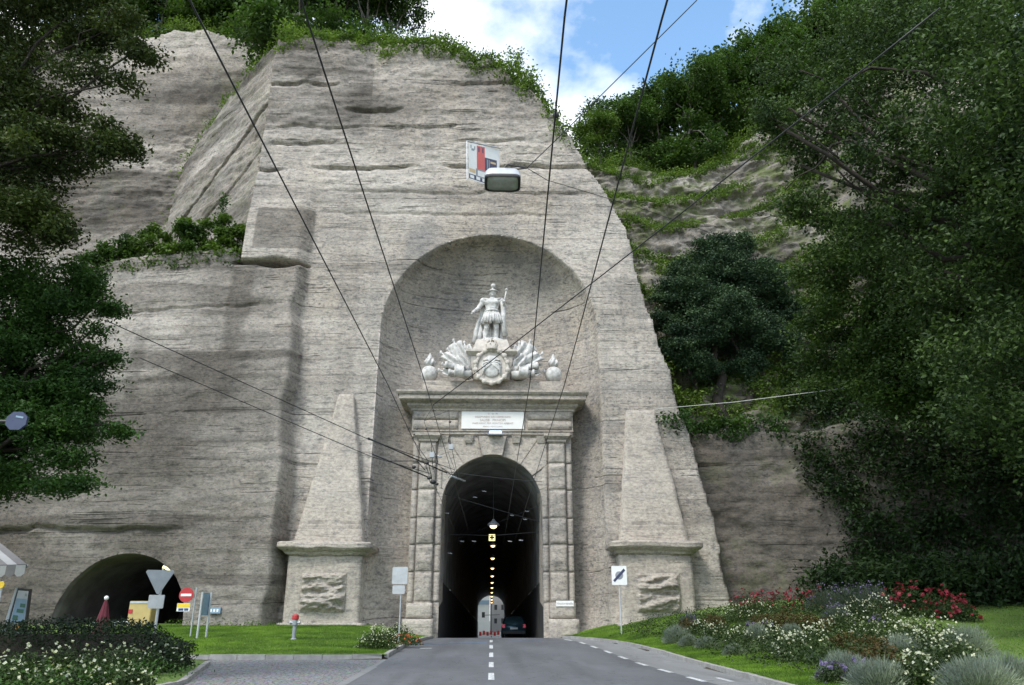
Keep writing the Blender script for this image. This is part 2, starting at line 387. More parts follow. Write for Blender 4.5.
M['ivyleaf'] = leafmat('ivy_leaves', (.012, .028, .010), (.034, .065, .02), .2)
M['hedgeleaf'] = leafmat('hedge_leaves', (.010, .020, .012), (.024, .042, .022), .12)
M['bedleaf'] = leafmat('bed_leaves', (.022, .042, .016), (.06, .095, .034), .25)
M['silverleaf'] = leafmat('silver_leaves', (.14, .175, .155), (.27, .32, .29), .2)
M['bronzeleaf'] = leafmat('bronze_leaves', (.055, .045, .02), (.12, .085, .03), .25)
M['lavenderleaf'] = leafmat('lavender_leaves', (.07, .10, .07), (.12, .15, .12), .2)
M['wflower'] = leafmat('white_petals', (.50, .53, .46), (.72, .72, .66), .3)
M['rflower'] = leafmat('red_petals', (.20, .02, .042), (.36, .05, .085), .25)
M['vflower'] = leafmat('violet_petals', (.14, .11, .28), (.26, .22, .42), .25)
M['oflower'] = leafmat('orange_petals', (.32, .07, .025), (.5, .13, .05), .25)

# ------------------------------------------------------------------ leaves
def leaf_quads(P, size, flat=.35, aspect=.55, rg=None, droop=0):
    rg = rg or rng; n = len(P)
    nr = rg.normal(size=(n, 3)); nr[:, 2] = np.abs(nr[:, 2]) + flat; nr /= np.linalg.norm(nr, axis=1)[:, None]
    t = rg.normal(size=(n, 3)); t[:, 2] -= droop; t -= nr * (t * nr).sum(1)[:, None]; t /= np.linalg.norm(t, axis=1)[:, None] + 1e-9
    b = np.cross(nr, t); s = (size * rg.uniform(.65, 1.3, n))[:, None]
    V = np.stack([P - t * s * .5, P + b * s * aspect * .5 + t * s * .05 + nr * s * .08, P + t * s * .5, P - b * s * aspect * .5 + t * s * .05 + nr * s * .08], 1).reshape(-1, 3)
    return V, np.arange(4 * n).reshape(n, 4)
def leaf_obj(name, P, size, mat, parent=None, off=None, **k):
    off = np.array(off if off is not None else (world_loc(parent) if parent is not None else (0, 0, 0)))
    V, Fc = leaf_quads(np.asarray(P) - off, size, **k)
    return link_mesh(name, np_mesh(name, V, Fc, 4), mat, parent, None if parent is not None else tuple(off))
def blades_mesh(name, P, h, w, lean=.4, rg=None):
    rg = rg or rng; n = len(P); a = rg.uniform(0, 2 * np.pi, n)
    d = np.stack([np.cos(a), np.sin(a), 0 * a], 1); hh = (h * rg.uniform(.5, 1.3, n))[:, None]
    up = np.array([0, 0, 1.]) + rg.normal(size=(n, 3)) * lean * np.array([1, 1, .1])
    V = np.stack([P - d * w * .5, P + d * w * .5, P + up * hh], 1).reshape(-1, 3)
    return np_mesh(name, V, np.arange(3 * n).reshape(n, 3), 3)
def crown_points(blobs, nclus, per, cr, rg, shell=.45, hole=.25, flat=.6, nsc=.5):
    vol = np.array([max(b[1]) ** 2.2 for b in blobs]); vol = vol / vol.sum(); C = []
    for (c, r), f in zip(blobs, vol):
        k = max(6, int(nclus * f)); ns = max(3, k // 8); u = rg.normal(size=(ns, 3)); u /= np.linalg.norm(u, axis=1)[:, None]
        rad = rg.uniform(shell ** 3, 1, ns) ** (1 / 3)
        p = np.array(c) + u * rad[:, None] * np.array(r) * (1 + .25 * fbm(u[:, 0] * 2 + c[0], u[:, 1] * 2 + c[2], u[:, 2] * 2, 2))[:, None]
        p = np.repeat(p, 8, 0); p = p + rg.normal(size=p.shape) * max(r) * .17 * np.array([1, 1, .45])      # leafy sprays, eight tufts each
        C.append(p)
    C = np.concatenate(C)
    keep = fbm(C[:, 0] * nsc, C[:, 1] * nsc, C[:, 2] * nsc, 2) > -hole
    C = C[keep]
    P = np.repeat(C, per, 0); P = P + rg.normal(size=P.shape) * cr * np.array([1, 1, flat])
    return C, P
def branch(mb, a, b, r0, r1, rg, sag=.08, n=5, k=6):
    a, b = Vector(a), Vector(b); Ln = (b - a).length; pts = []; 
    for i in range(n + 1):
        t = i / n; p = a.lerp(b, t)
        if 0 < i < n: p = p + Vector(rg.normal(size=3)) * Ln * .035
        p.z += math.sin(t * math.pi) * Ln * sag; pts.append(p)
    mb.tube(pts, [r0 + (r1 - r0) * i / n for i in range(n + 1)], k)
    return pts
def tree(name, label, base, trunk_top, blobs, mat, bark, nclus, per, cr, lsize, r0=.35, group=None, seed=1, shell=.45, hole=.25, twigs=60, nsc=.5, flat=.6, extra=None, trunks=None, sag=.08):
    rg = np.random.default_rng(seed); root = empty(name, base, label, 'tree', group)
    mb = MB(); base = Vector(base); top = Vector(trunk_top)
    for tb, tt, rr in (trunks or [(base, top, r0)]):
        branch(mb, tb, tt, rr, rr * .55, rg, 0, 6, 9)
    C, P = crown_points(blobs, nclus, per, cr, rg, shell, hole, flat, nsc)
    for c, r in blobs:
        branch(mb, top, c, r0 * .42, r0 * .14, rg, sag, 5, 6)
    bl = np.array([b[0] for b in blobs])
    for i in rg.choice(len(C), min(twigs, len(C)), replace=False):
        j = np.argmin(((bl - C[i]) ** 2).sum(1)); s = Vector(bl[j]).lerp(top, .25)
        branch(mb, s, C[i], r0 * .12, .015, rg, .05, 4, 5)
    for e in (extra or []): branch(mb, *e, rg)
    mb.build('trunk', bark, root, smooth=True, fix=False)
    leaf_obj('crown', P, lsize, mat, root, rg=rg)
    return root

# ------------------------------------------------------------------ ground levels and plan lines
def rz(Y): return .35 * sm(24, 45.5, Y)
def tz(Y): return np.where(np.asarray(Y, float) <= 46, rz(Y), .35 - (np.asarray(Y, float) - 46) * .0229)
def kerbR(Y): return np.interp(Y, [-30, 0, 10, 18.5, 26, 32, 37, 41, 44.5, 46.5], [5.0, 5.2, 5.75, 6.2, 6.55, 6.6, 6.25, 5.5, 4.35, 3.5])
def roadR(Y): return np.interp(Y, [-30, 10, 20, 33, 40, 46.5], [5.4, 5.25, 5.02, 4.7, 4.35, 3.4])
def roadL(Y): return np.interp(Y, [-30, 10, 18.7, 31, 38, 44, 46.5], [-3.0, -3.0, -3.25, -3.68, -3.65, -3.2, -2.95])
def bedL(Y): return -6.9 - .27 * np.maximum(0, np.asarray(Y, float) - 18.7)
def gz(X, Y):
    X = np.asarray(X, float); Y = np.asarray(Y, float); r = rz(Y)
    dR = np.maximum(0, X - kerbR(Y) - .5); co = np.interp(Y, [12, 20, 30, 42], [.015, .035, .085, .215])
    zr = r + .13 + 2.6 * (1 - np.exp(-dR * co / 2.6 * 1.25))
    zl = r + .11 + .040 * np.maximum(0, Y - 30) * sm(0, 4.5, roadL(Y) - X)
    zb = .10 + .25 * sm(bedL(Y), bedL(Y) - 2.5, X)
    return np.where(X > kerbR(Y), zr, np.where(X < roadL(Y), np.where(Y > 29.72, zl, np.where(X < bedL(Y), zb * sm(28.5, 27, Y), 0.0)), r))
def ground_at(px, py, y0=6, y1=60):
    for Y in np.arange(y0, y1, .05):
        p = at(px, py, Y)
        if p.z <= float(gz(p.x, p.y)): return p
    return at(px, py, y1)

def grid_sheet(name, xs, ys, zf, mat, kind='structure'):
    X, Y = np.meshgrid(xs, ys); Z = zf(X, Y); V = np.stack([X, Y, Z], -1).reshape(-1, 3); nx = len(xs); ny = len(ys)
    i = np.arange(ny - 1)[:, None] * nx + np.arange(nx - 1)[None]; Fc = np.stack([i, i + 1, i + nx + 1, i + nx], -1).reshape(-1, 4)
    return tag(link_mesh(name, np_mesh(name, V, Fc, 4, True), mat), kind=kind)
def strip_sheet(name, ys, xa, xb, zf, mat, n=10):
    ys = np.asarray(ys, float); T = np.linspace(0, 1, n + 1)
    X = xa(ys)[:, None] * (1 - T) + xb(ys)[:, None] * T; Y = np.repeat(ys[:, None], n + 1, 1); Z = zf(X, Y)
    V = np.stack([X, Y, Z], -1).reshape(-1, 3); nx = n + 1; i = np.arange(len(ys) - 1)[:, None] * nx + np.arange(n)[None]
    Fc = np.stack([i, i + 1, i + nx + 1, i + nx], -1).reshape(-1, 4)
    return tag(link_mesh(name, np_mesh(name, V, Fc, 4, True), mat), kind='structure')

# one ground sheet in front of the rock, reaching far behind the camera
gx = np.concatenate([[-400, -150, -80], np.arange(-50, 50.1, .5), [80, 150, 400]])
gy = np.concatenate([[-500, -200, -80, -40], np.arange(-30, 46.01, .5)])
grid_sheet('ground', gx, gy, lambda X, Y: gz(X, Y) - .07, M['soil'])
grid_sheet('town_ground', np.linspace(-120, 120, 9), np.array([176.9, 200, 260, 500, 1200.]), lambda X, Y: 0 * X - 2.68, M['cobble'])
ysr = np.concatenate([np.arange(-30, 46.3, .5)])
strip_sheet('road', ysr, roadL, roadR, lambda X, Y: tz(Y) + .004, M['asphalt'])
strip_sheet('tunnel_road', np.arange(46, 178.1, 2), lambda y: y * 0 - 3.05, lambda y: y * 0 + 3.05, lambda X, Y: tz(Y) + .002, M['asphalt'])
strip_sheet('bike_lane', np.arange(-30, 46.01, .5), roadR, lambda y: kerbR(y), lambda X, Y: tz(Y) + .004, M['lane'])
strip_sheet('cobbled_pavement', np.arange(-30, 30.01, .5), lambda y: y * 0 - 34, roadL, lambda X, Y: np.where(X < bedL(Y) - .3, -.03, .004), M['cobble'], 60)
strip_sheet('pavement_edge', np.arange(-30, 30.5, .5), lambda y: roadL(y) - .18, lambda y: roadL(y) + .05, lambda X, Y: 0 * X + .008, M['lane'], 2)
strip_sheet('lawn', np.arange(-2, 46.3, .4), lambda y: kerbR(y) + .08, lambda y: y * 0 + 42, gz, M['lawn'], 90)
strip_sheet('lawn', np.arange(29.76, 46.3, .4), lambda y: y * 0 - 34, lambda y: roadL(y) - .1, gz, M['lawn'], 60)
strip_sheet('lawn', np.arange(3, 28, .4), lambda y: y * 0 - 34, lambda y: bedL(y) - .02, gz, M['lawn'], 40)
# road markings: centre dashes, bike-lane dashes, blue spray line
mb = MB()
def patch(mb, ya, yb, xf, w, z=.009):
    ys = np.linspace(ya, yb, 5)
    V = []
    for y in ys: V += [(float(xf(y)) - w / 2, y, float(tz(y)) + z), (float(xf(y)) + w / 2, y, float(tz(y)) + z)]
    mb.raw(V, [(2 * i, 2 * i + 1, 2 * i + 3, 2 * i + 2) for i in range(4)])
for y in np.arange(-10, 44, 4.95): patch(mb, y + .35, y + 2.75, lambda q: 0.02, .15)
for y in np.arange(-9, 43, 3.15): patch(mb, y, y + 1.5, lambda q: roadR(q) - .05, .16)
patch(mb, 19.3, 20.6, lambda q: 5.62, .14); patch(mb, 13.3, 14.6, lambda q: 5.55, .14)
patch(mb, 35, 35.25, lambda q: -2.75, .5)
tag(mb.build('road_marking', M['paint'], fix=False), kind='structure')
mb = MB(); mb.raw([(-3.5, 37.6, float(rz(37.6)) + .013), (-.2, 39.5, float(rz(39.5)) + .013), (-.2, 39.85, float(rz(39.85)) + .013), (-3.5, 37.95, float(rz(37.95)) + .013)], [(0, 1, 2, 3)])
mb.raw([(.9, 41, float(rz(41)) + .011), (2.6, 41.6, float(rz(41.6)) + .011), (2.6, 41.75, float(rz(41.75)) + .011), (.9, 41.15, float(rz(41.15)) + .011)], [(0, 1, 2, 3)])
tag(mb.build('road_marking', M['bluepaint'], fix=False), kind='structure')
# kerbs: rows of stones along the plan lines
def kerb(pts, zf, w=.16, h=.13):
    mb = MB(); pts = [Vector((p[0], p[1], 0)) for p in pts]; out = []
    for a, b in zip(pts[:-1], pts[1:]):
        n = max(1, round((b - a).length / 1.0)); 
        for i in range(n): out.append((a.lerp(b, i / n), a.lerp(b, (i + 1) / n)))
    for a, b in out:
        d = (b - a).normalized(); s = Vector((-d.y, d.x, 0)) * w / 2; a2 = a + d * .008; b2 = b - d * .008
        za, zb = zf(a), zf(b); j = random.uniform(-.008, .008)
        V = [a2 - s, a2 + s, b2 + s, b2 - s]; Z = [za, za, zb, zb]
        mb.raw([(v.x, v.y, z - .1) for v, z in zip(V, Z)] + [(v.x, v.y, z + h + j) for v, z in zip(V, Z)],
               [(0, 1, 5, 4), (1, 2, 6, 5), (2, 3, 7, 6), (3, 0, 4, 7), (4, 5, 6, 7)])
    return tag(mb.build('kerb', M['kerb'], bevel=0), kind='structure')
kerb([(float(kerbR(y)), y) for y in np.arange(-6, 46, .95)], lambda p: float(rz(p.y)))
kerb([(float(roadL(y)) - .12, y) for y in np.arange(30, 46, .95)], lambda p: float(rz(p.y)), h=.14)
kerb([(float(bedL(y)) + .05, y) for y in np.arange(5, 27.5, .95)], lambda p: 0.0, h=.10)
kerb([(-3.9, 29.9), (-6, 29.75), (-9, 29.75), (-12, 29.9), (-16, 30.6)], lambda p: 0.0, h=.17)

# ------------------------------------------------------------------ cliff: one displaced sheet Y(x, z)
NXC, NR, NSP = -.25, 7.0, 18.8          # niche centre, radius, springing height
CVX, CVR, CVZ, CVH = -20.15, 3.7, 1.3, 3.5   # garage cave
def xR(z): return np.interp(z, [-1, 3, 11.2, 19.2, 26.6, 34.6, 39, 42], [13.9, 13.55, 12.3, 10.3, 9.0, 5.2, 3.5, 2.5])
def atop(x): return np.interp(x, [-17, -12, -5, -1, 1.8, 4.7, 7, 9], [42.7, 42.9, 42.0, 41.0, 39.0, 34.8, 31, 27]) + .5 * vn(x * 1.3, 3.1) + .3 * vn(x * 3.1, 8.1)
def obtop(x): return np.interp(x, [-28.5, -27, -22, -17], [31, 38.6, 41.9, 42.7]) + .5 * vn(x * .9, 1.7)
def ledgeB(x): return np.interp(x, [-45, -29, -26, -17.2, -16.4, -11.5], [24.6, 24.2, 23.6, 24.2, 23.2, 23.2]) + .35 * vn(x * .8, 7.7) * sm(-16, -17.5, x)
def dtop(x): return np.interp(x, [4, 7, 10, 12.6, 15.1, 17.8, 21.9, 27.7, 34, 45], [38.2, 38.8, 38.9, 38.4, 37.2, 37.8, 41, 44.5, 46, 46]) + .5 * vn(x * .7, 5.5)
def ctop(x): return np.interp(x, [-62, -36, -29, -24, -17], [55, 55.2, 56.3, 55, 55]) + .6 * vn(x * .5, 2.2)
def bedY(x, z):
    w = z + .05 * x + .7 * fbm(x * .06, z * .05, 3, 3)
    s = 0
    for f, a, o in ((.55, 1.0, 1.3), (1.25, .55, 7.1), (2.6, .3, 4.4)):
        q = w * f + o; k = np.floor(q); fr = q - k
        h0 = _hash(k.astype(int), (k * 0 + 11).astype(int), (k * 0).astype(int)); h1 = _hash((k + 1).astype(int), (k * 0 + 11).astype(int), (k * 0).astype(int))
        s = s + a * ((h0 + (h1 - h0) * sm(.8, 1, fr)) * 2 - 1)
    return s
def crack(x, z, z0, wd, slope=0.0, amp=.5):
    zz = z0 + slope * x + .18 * vn(x * .5, z0 * 3.3) + .08 * vn(x * 1.7, z0)
    d = zz - z
    return amp * np.where(d > 0, np.exp(-np.maximum(d, 0) / (wd * 1.8)), np.exp(-(d / .05) ** 2))
def region(x, z):
    """0 central, 1 buttress B, 2 oblique, 3 far C, 4 right slope D, 5 low right wall E"""
    r = np.zeros(x.shape, int)
    xr = xR(z) + .34 * fbm(z * .55, x * 0 + 2.2, 0, 3)
    right = (x > xr) | ((x > 4.7) & (z > atop(x)))
    r[right & (z >= 12.7)] = 4; r[(x > xr) & (z < 12.7 + .3 * vn(x * .7, 3.3))] = 5
    xl = np.interp(z, [0, 24, 24.1, 44], [-11.5, -12.4, -16.6, -17]) + .2 * vn(z * .6, x * 0 + 9.9)
    left = x < xl
    r[left & (z < ledgeB(x))] = 1
    up = (x < np.where(z > 24, -16.6, -12.4)) & (z >= ledgeB(x))
    r[up & (z < obtop(x)) & (x > -28.2)] = np.where(x[up & (z < obtop(x)) & (x > -28.2)] > -16.6, 0, 2)
    r[up & ((z >= obtop(x)) | (x <= -28.2)) & (x < -16.6)] = 3
    return r
def cliffY(x, z):
    x = np.asarray(x, float); z = np.asarray(z, float); x, z = np.broadcast_arrays(x, z); shp = x.shape; x = x.ravel(); z = z.ravel()
    r = region(x, z); bed = bedY(x, z); rough = fbm(x * .35, z * .5, 1, 4); tiny = fbm(x * 1.6, z * 2.6, 4, 3)
    Y = np.zeros(x.shape)
    A = 45.5 + .04 * z - bed * (.02 + .06 * sm(27, 40, z)) - rough * (.05 + .16 * sm(26, 40, z)) - tiny * (.03 + .10 * sm(25, 36, z))
    A = A + 1.2 * sm(41, 46, z)
    for z0, wd, am in ((31.4, .13, .8), (33.6, .11, .5), (36.4, .14, .8), (38.9, .13, .7), (29.2, .10, .35), (27.5, .10, .25), (34.9, .10, .5), (40.3, .12, .6)):
        A = A + crack(x, z, z0, wd * .9, .03 if z0 > 30 else .0, am * .5) * sm(-.05, .3, vn(x * .22, z0 * 7.7))
    B = 43.4 + .09 * z + .12 * np.maximum(0, -12 - x) - bed * .04 - rough * .10 - tiny * .07
    B = B + crack(x, z, 5.9, .09, -.012, .5) * sm(-16.5, -19.5, x) + crack(x, z, 21.0, .09, .05, .2) * sm(-.1, .3, vn(x * .3, 1.1)) - .35 * sm(5.6, 6.4, z) * sm(-16.5, -19, x)
    slit = np.exp(-((z - (23.22 + .10 * vn(x * .9, 1.))) / (.07 + .17 * np.exp(-((x + 14.2) / 1.0) ** 2))) ** 2) * sm(-17.3, -16.3, x) * sm(-12.0, -12.8, x)
    A = A + 2.0 * slit; B = B + 2.0 * slit
    A = A - .75 * sm(-11.9, -13.0, x) * sm(22.6, 23.1, z) * sm(32, 25, z)
    Ob = 47.5 + 1.02 * np.maximum(0, -16.9 - x) + .05 * (z - 30) - bed * .07 - rough * .28 - tiny * .18
    Ob = Ob + crack(x, z, 46.4, .12, .55, .45) + crack(x, z, 42.3, .10, .55, .3)
    Cc = 60.5 + .05 * (z - 30) - bed * .08 - rough * .28 - tiny * .22 + .04 * np.maximum(0, -28 - x)
    q = (z - .42 * np.abs(x - 13.5) + 1.6 * fbm(x * .09, z * .1, 6, 3)) / 3.4; kf = np.floor(q); fr = q - kf
    D = 49.3 + .34 * (3.4 * (kf + sm(.62, 1.0, fr)) + .42 * np.abs(x - 13.5) - 13) - bed * .2 - rough * .7 - tiny * .5 - .55 * np.maximum(0, x - 21)
    D = np.where(z < 30, np.minimum(D, 60), D)
    E = 47.5 - .13 * (x - 13) + .1 * z - .85 * np.maximum(0, x - 19.5) - bed * .10 - rough * .40 - tiny * .16
    E = E + crack(x, z, 10.9, .10, -.03, .4) * sm(18, 13, x)
    for k, y in enumerate((A, B, Ob, Cc, D, E)): Y = np.where(r == k, y, Y)
    xr = xR(z) + .34 * fbm(z * .55, x * 0 + 2.2, 0, 3); w = sm(-.1, .75, x - xr)
    Y = np.where((r >= 4) & (z < atop(x)), A + (Y - A) * w, Y)
    xl = np.interp(z, [0, 24], [-11.5, -12.4]) + .2 * vn(z * .6, x * 0 + 9.9); w = sm(-.05, .6, xl - x)
    Y = np.where((r == 1), A + (B - A) * w, Y)
    # the carved niche
    rr = np.where(z < NSP, np.abs(x - NXC), np.hypot(x - NXC, z - NSP)) / NR
    rim = 45.5 + .04 * z
    Y = np.where(rr < 1, rim + 3.5 * np.sqrt(np.clip(1 - rr ** 2, 0, 1)) - tiny * .04 - rough * .05, Y)
    return Y.reshape(shp)
def ztop(x):
    return np.where(x < -16.6, ctop(x), np.where(x < 4.7, atop(x), dtop(x)))
def cave_sd(x, z): return (np.hypot((x - CVX) / CVR, np.maximum(z - CVZ, 0) / CVH) - 1) * CVR
xs = np.concatenate([np.arange(-64, -30, .3), np.arange(-30, -9, .13), np.arange(-9, 9, .095), np.arange(9, 30, .17), np.arange(30, 46, .3)])
zs = np.concatenate([np.arange(-1, 6, .10), np.arange(6, 17, .14), np.arange(17, 44, .10), np.arange(44, 72, .3)])
X, Z = np.meshgrid(xs, zs); X = X.copy(); Z = Z.copy()
# pull vertices close to the niche rim and the cave mouth onto those curves so the edges run clean
dx, dz = X - NXC, np.maximum(Z - NSP, 0); dist = np.hypot(dx, dz); sd = dist - NR
m_ = np.abs(sd) < .07; sc_ = np.where(m_, (NR + .0005) / np.maximum(dist, 1e-6), 1); X = NXC + dx * sc_; Z = np.where(Z > NSP, NSP + (Z - NSP) * sc_, Z)
dx, dz = (X - CVX), np.maximum(Z - CVZ, 0); sdc = cave_sd(X, Z); mc = np.abs(sdc) < .09; kk = np.where(mc, 1 / np.maximum(np.hypot(dx / CVR, dz / CVH), 1e-6), 1)
X = CVX + dx * kk; Z = np.where(Z > CVZ, CVZ + (Z - CVZ) * kk, Z)
zt = ztop(X); over = np.maximum(0, Z - zt); Zc = np.minimum(Z, zt)
Y = cliffY(X, Zc) + over * 1.6; Zf = Zc + over * .28 + np.where(over > 0, .4 * fbm(X * .3, over * .5, 2, 3), 0)
ny, nx = X.shape; i = np.arange(ny - 1)[:, None] * nx + np.arange(nx - 1)[None]
Fq = np.stack([i, i + 1, i + nx + 1, i + nx], -1).reshape(-1, 4)
hole_t = ((np.abs(X) < 3.35) & (Z < 11.2)).ravel(); sdc = cave_sd(X, Z).ravel()
kill = hole_t[Fq].all(1) | (sdc[Fq] < .03).all(1) & (sdc[Fq].min(1) < -.02)
Fq = Fq[~kill]
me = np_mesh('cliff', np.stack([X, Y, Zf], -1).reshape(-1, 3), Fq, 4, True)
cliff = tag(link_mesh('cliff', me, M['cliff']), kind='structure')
reg = region(X.ravel(), Zc.ravel()); xx = X.ravel(); zz = Zc.ravel()
rr = np.where(zz < NSP, np.abs(xx - NXC), np.hypot(xx - NXC, zz - NSP)) / NR
stk = sm(.05, .45, fbm(xx * .55, zz * .045 + reg * 3.1, 4, 4)) * sm(-.2, .3, fbm(xx * .08, zz * .1, 8, 2))
pat = fbm(xx * .13, zz * .26, 9, 5)
wv = np.array([.0, .42, .42, .42, .62, .98])[reg] + np.array([.5, .65, .9, 1.0, .8, .4])[reg] * pat + .28 * stk + .30 * sm(.15, .35, fbm(xx * .05, zz * .9, 2, 4))  # staining by region; the low right wall also carries painted tree shade
wv = np.where((reg == 0) & (xx < -9), wv + .25 * sm(30, 38, zz), wv) + np.where(reg == 0, .3 * sm(33, 38, zz), 0)
wv = np.where((reg == 0) & (xx < -3), wv + .5 * sm(30, 37, zz) * sm(-3, -9, xx) * sm(-.3, .2, fbm(xx * .12, zz * .2, 31, 3)), wv)
wv = np.where(reg == 1, wv + .45 * sm(-14, -22, xx) * sm(20, 10, zz), wv)  # tree shade on the lower left rock, painted into the colour
wv = np.where((reg == 1) & (zz < 9), wv + .25 * sm(9, 4, zz), wv)  # more of that painted tree shade towards the foot
wv = np.where(rr < 1, .0 + .34 * sm(19, 25, zz) + .4 * fbm(xx * .3, zz * .14, 5, 4), wv)  # niche darker at the top: weathering plus dome shade put into the colour
wv = np.where((reg == 0) & (np.abs(xx + 14) < 1.9) & (np.abs(zz - 25.9) < 1.6), wv + .55, wv)
mv = np.array([0, 0, .18, .15, .8, .25])[reg] * sm(-.3, .3, fbm(xx * .2, zz * .3, 12, 3)); mv = np.where(over.ravel() > 0, 1.0, mv)
cv = np.where((reg == 0) & (rr > 1), sm(5.5, 7.5, xx) * sm(27, 23, zz) * sm(10, 13, zz), 0)
for nm, v in (('weather_shade', wv), ('moss', mv), ('course', cv)):
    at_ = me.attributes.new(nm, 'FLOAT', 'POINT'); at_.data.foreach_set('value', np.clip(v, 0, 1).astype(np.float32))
# plateau behind the cliff top
grid_sheet('hillside', np.linspace(-160, 160, 60), np.linspace(62, 175, 30), lambda X, Y: np.interp(X, [-160, -60, -16, -8, 3, 12, 40, 160], [50, 56, 52, 38, 33, 36, 44, 44]) + (Y - 62) * .05 + .8 * fbm(X * .05, Y * .05, 2), M['hillgrass'])

# cave mouth: a lined vault running back into the rock
T = np.linspace(0, math.pi, 41); prof = [(-CVR, -.3)] + [(-CVR, q) for q in np.linspace(0, CVZ, 4)][:-1] + [(-math.cos(t) * CVR, CVZ + math.sin(t) * CVH) for t in T] + [(CVR, q) for q in np.linspace(CVZ, 0, 4)][1:] + [(CVR, -.3)]
prof = np.array(prof); px_, pz_ = prof[:, 0] + CVX, prof[:, 1]; y0 = cliffY(px_ + np.sign(prof[:, 0]) * .05, pz_ + .05) + .07
rings = [np.stack([CVX + prof[:, 0] * 1.08, y0 + .22, np.where(pz_ > .1, pz_ * 1.08, pz_)], 1), np.stack([px_, y0, pz_], 1)]
for d in (.5, 1.2, 2.2, 3.5, 5, 8, 12, 16):
    s_ = 1 - .012 * d; n_ = .10 * fbm(px_ * 1.1 + d, pz_ * 1.1, d * .7, 3)
    rings.append(np.stack([CVX + prof[:, 0] * (s_ + n_ / 3), np.maximum(y0 + d, 45 + d), pz_ * (s_ + n_ / 3)], 1))
V = np.concatenate(rings); n_ = len(prof); i = np.arange(len(rings) - 1)[:, None] * n_ + np.arange(n_ - 1)[None]
Fc = np.stack([i, i + n_, i + n_ + 1, i + 1], -1).reshape(-1, 4)
V = np.concatenate([V, [[CVX - 4, 61, -.5], [CVX + 4, 61, -.5], [CVX + 4, 61, 6], [CVX - 4, 61, 6]]]); Fc = np.concatenate([Fc, [[len(V) - 4, len(V) - 3, len(V) - 2, len(V) - 1]]])
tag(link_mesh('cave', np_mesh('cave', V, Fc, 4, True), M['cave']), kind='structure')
grid_sheet('cave_floor', np.linspace(CVX - 3.6, CVX + 3.6, 4), np.linspace(43, 61, 8), lambda X, Y: 0 * X + .72, M['cobble'])

# ------------------------------------------------------------------ tunnel
def arch(hw, spr, rise, n=28):
    return [(-math.cos(t) * hw, spr + math.sin(t) * rise) for t in np.linspace(0, math.pi, n + 1)]
def lining(name, mat, ys, z_lo, z_hi_from_spring, upper):
    V = []; n = None
    for k, y in enumerate(ys):
        f = (y - 46) / 131; hw = 3.0 - .22 * f; fl = float(tz(y)); spr = 7.35 - 1.3 * f; a = arch(hw, spr, 3.0 - .45 * f)
        pr = ([(-hw, q) for q in np.linspace(3.2, spr, 6)[:-1]] + a + [(hw, q) for q in np.linspace(spr, 3.2, 6)[1:]]) if upper else None
        if upper: rows = [pr]
        if upper:
            for j, (x, z) in enumerate(pr):
                w = 1 + .025 * float(vn(x * .9 + y * .37, z * .9, y * .5)); V.append((x * w, y, fl + z))
            n = len(pr)
    return V, n
ys = np.concatenate([[46.25, 47, 48, 49, 50], np.arange(52, 178, 2)])
V, n_ = lining('tunnel_lining', None, ys, 0, 0, True)
i = np.arange(len(ys) - 1)[:, None] * n_ + np.arange(n_ - 1)[None]; Fc = np.stack([i, i + 1, i + n_ + 1, i + n_], -1).reshape(-1, 4)
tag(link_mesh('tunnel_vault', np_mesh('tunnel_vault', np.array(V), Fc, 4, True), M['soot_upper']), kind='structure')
mb = MB()
for s in (-1, 1):
    P = []
    for y in ys:
        f = (y - 46) / 131; hw = 3.0 - .22 * f; fl = float(tz(y)); P += [(s * (hw - .04), y, fl - .3), (s * (hw - .02), y, fl + 1.6), (s * (hw + .0), y, fl + 3.22)]
    mb.raw(P, [(3 * k + j, 3 * k + j + 1, 3 * k + j + 4, 3 * k + j + 3) for k in range(len(ys) - 1) for j in range(2)])
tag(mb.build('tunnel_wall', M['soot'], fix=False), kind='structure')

# ------------------------------------------------------------------ carved portal
def rough_block(mb, x0, x1, yf, yb, z0, z1, amp=.05, step=.16, rnd=.05, seed=0):
    """a stone block whose front is pillowed and chipped; its sides run back to yb"""
    nx = max(2, int((x1 - x0) / step)); nz = max(2, int((z1 - z0) / step))
    gxs = np.linspace(x0, x1, nx + 1); gzs = np.linspace(z0, z1, nz + 1); Xg, Zg = np.meshgrid(gxs, gzs)
    e = np.minimum(np.minimum(Xg - x0, x1 - Xg), np.minimum(Zg - z0, z1 - Zg))
    Yg = yf + rnd * (1 - sm(0, rnd * 2.2, e)) + amp * fbm(Xg * 1.3 + seed, Zg * 2.2, seed * 1.7, 4) * sm(-.05, .15, e)
    V = [(a, b, c) for a, b, c in zip(Xg.ravel(), Yg.ravel(), Zg.ravel())]; w = nx + 1
    fs = [(j * w + i, j * w + i + 1, (j + 1) * w + i + 1, (j + 1) * w + i) for j in range(nz) for i in range(nx)]
    edge = list(range(w)) + [j * w + nx for j in range(1, nz + 1)] + [nz * w + i for i in range(nx - 1, -1, -1)] + [j * w for j in range(nz - 1, 0, -1)]
    b = len(V); V += [(V[k][0], yb, V[k][2]) for k in edge]; n = len(edge)
    fs += [(edge[k], edge[(k + 1) % n], b + (k + 1) % n, b + k) for k in range(n)]
    return mb.raw(V, fs)
portal = empty('tunnel_portal', (0, 46, .35), 'carved pale stone tunnel gateway with rusticated pilasters and wide cornice', 'gateway')
YP = 46.25; SPR = 7.7; HW = 2.98
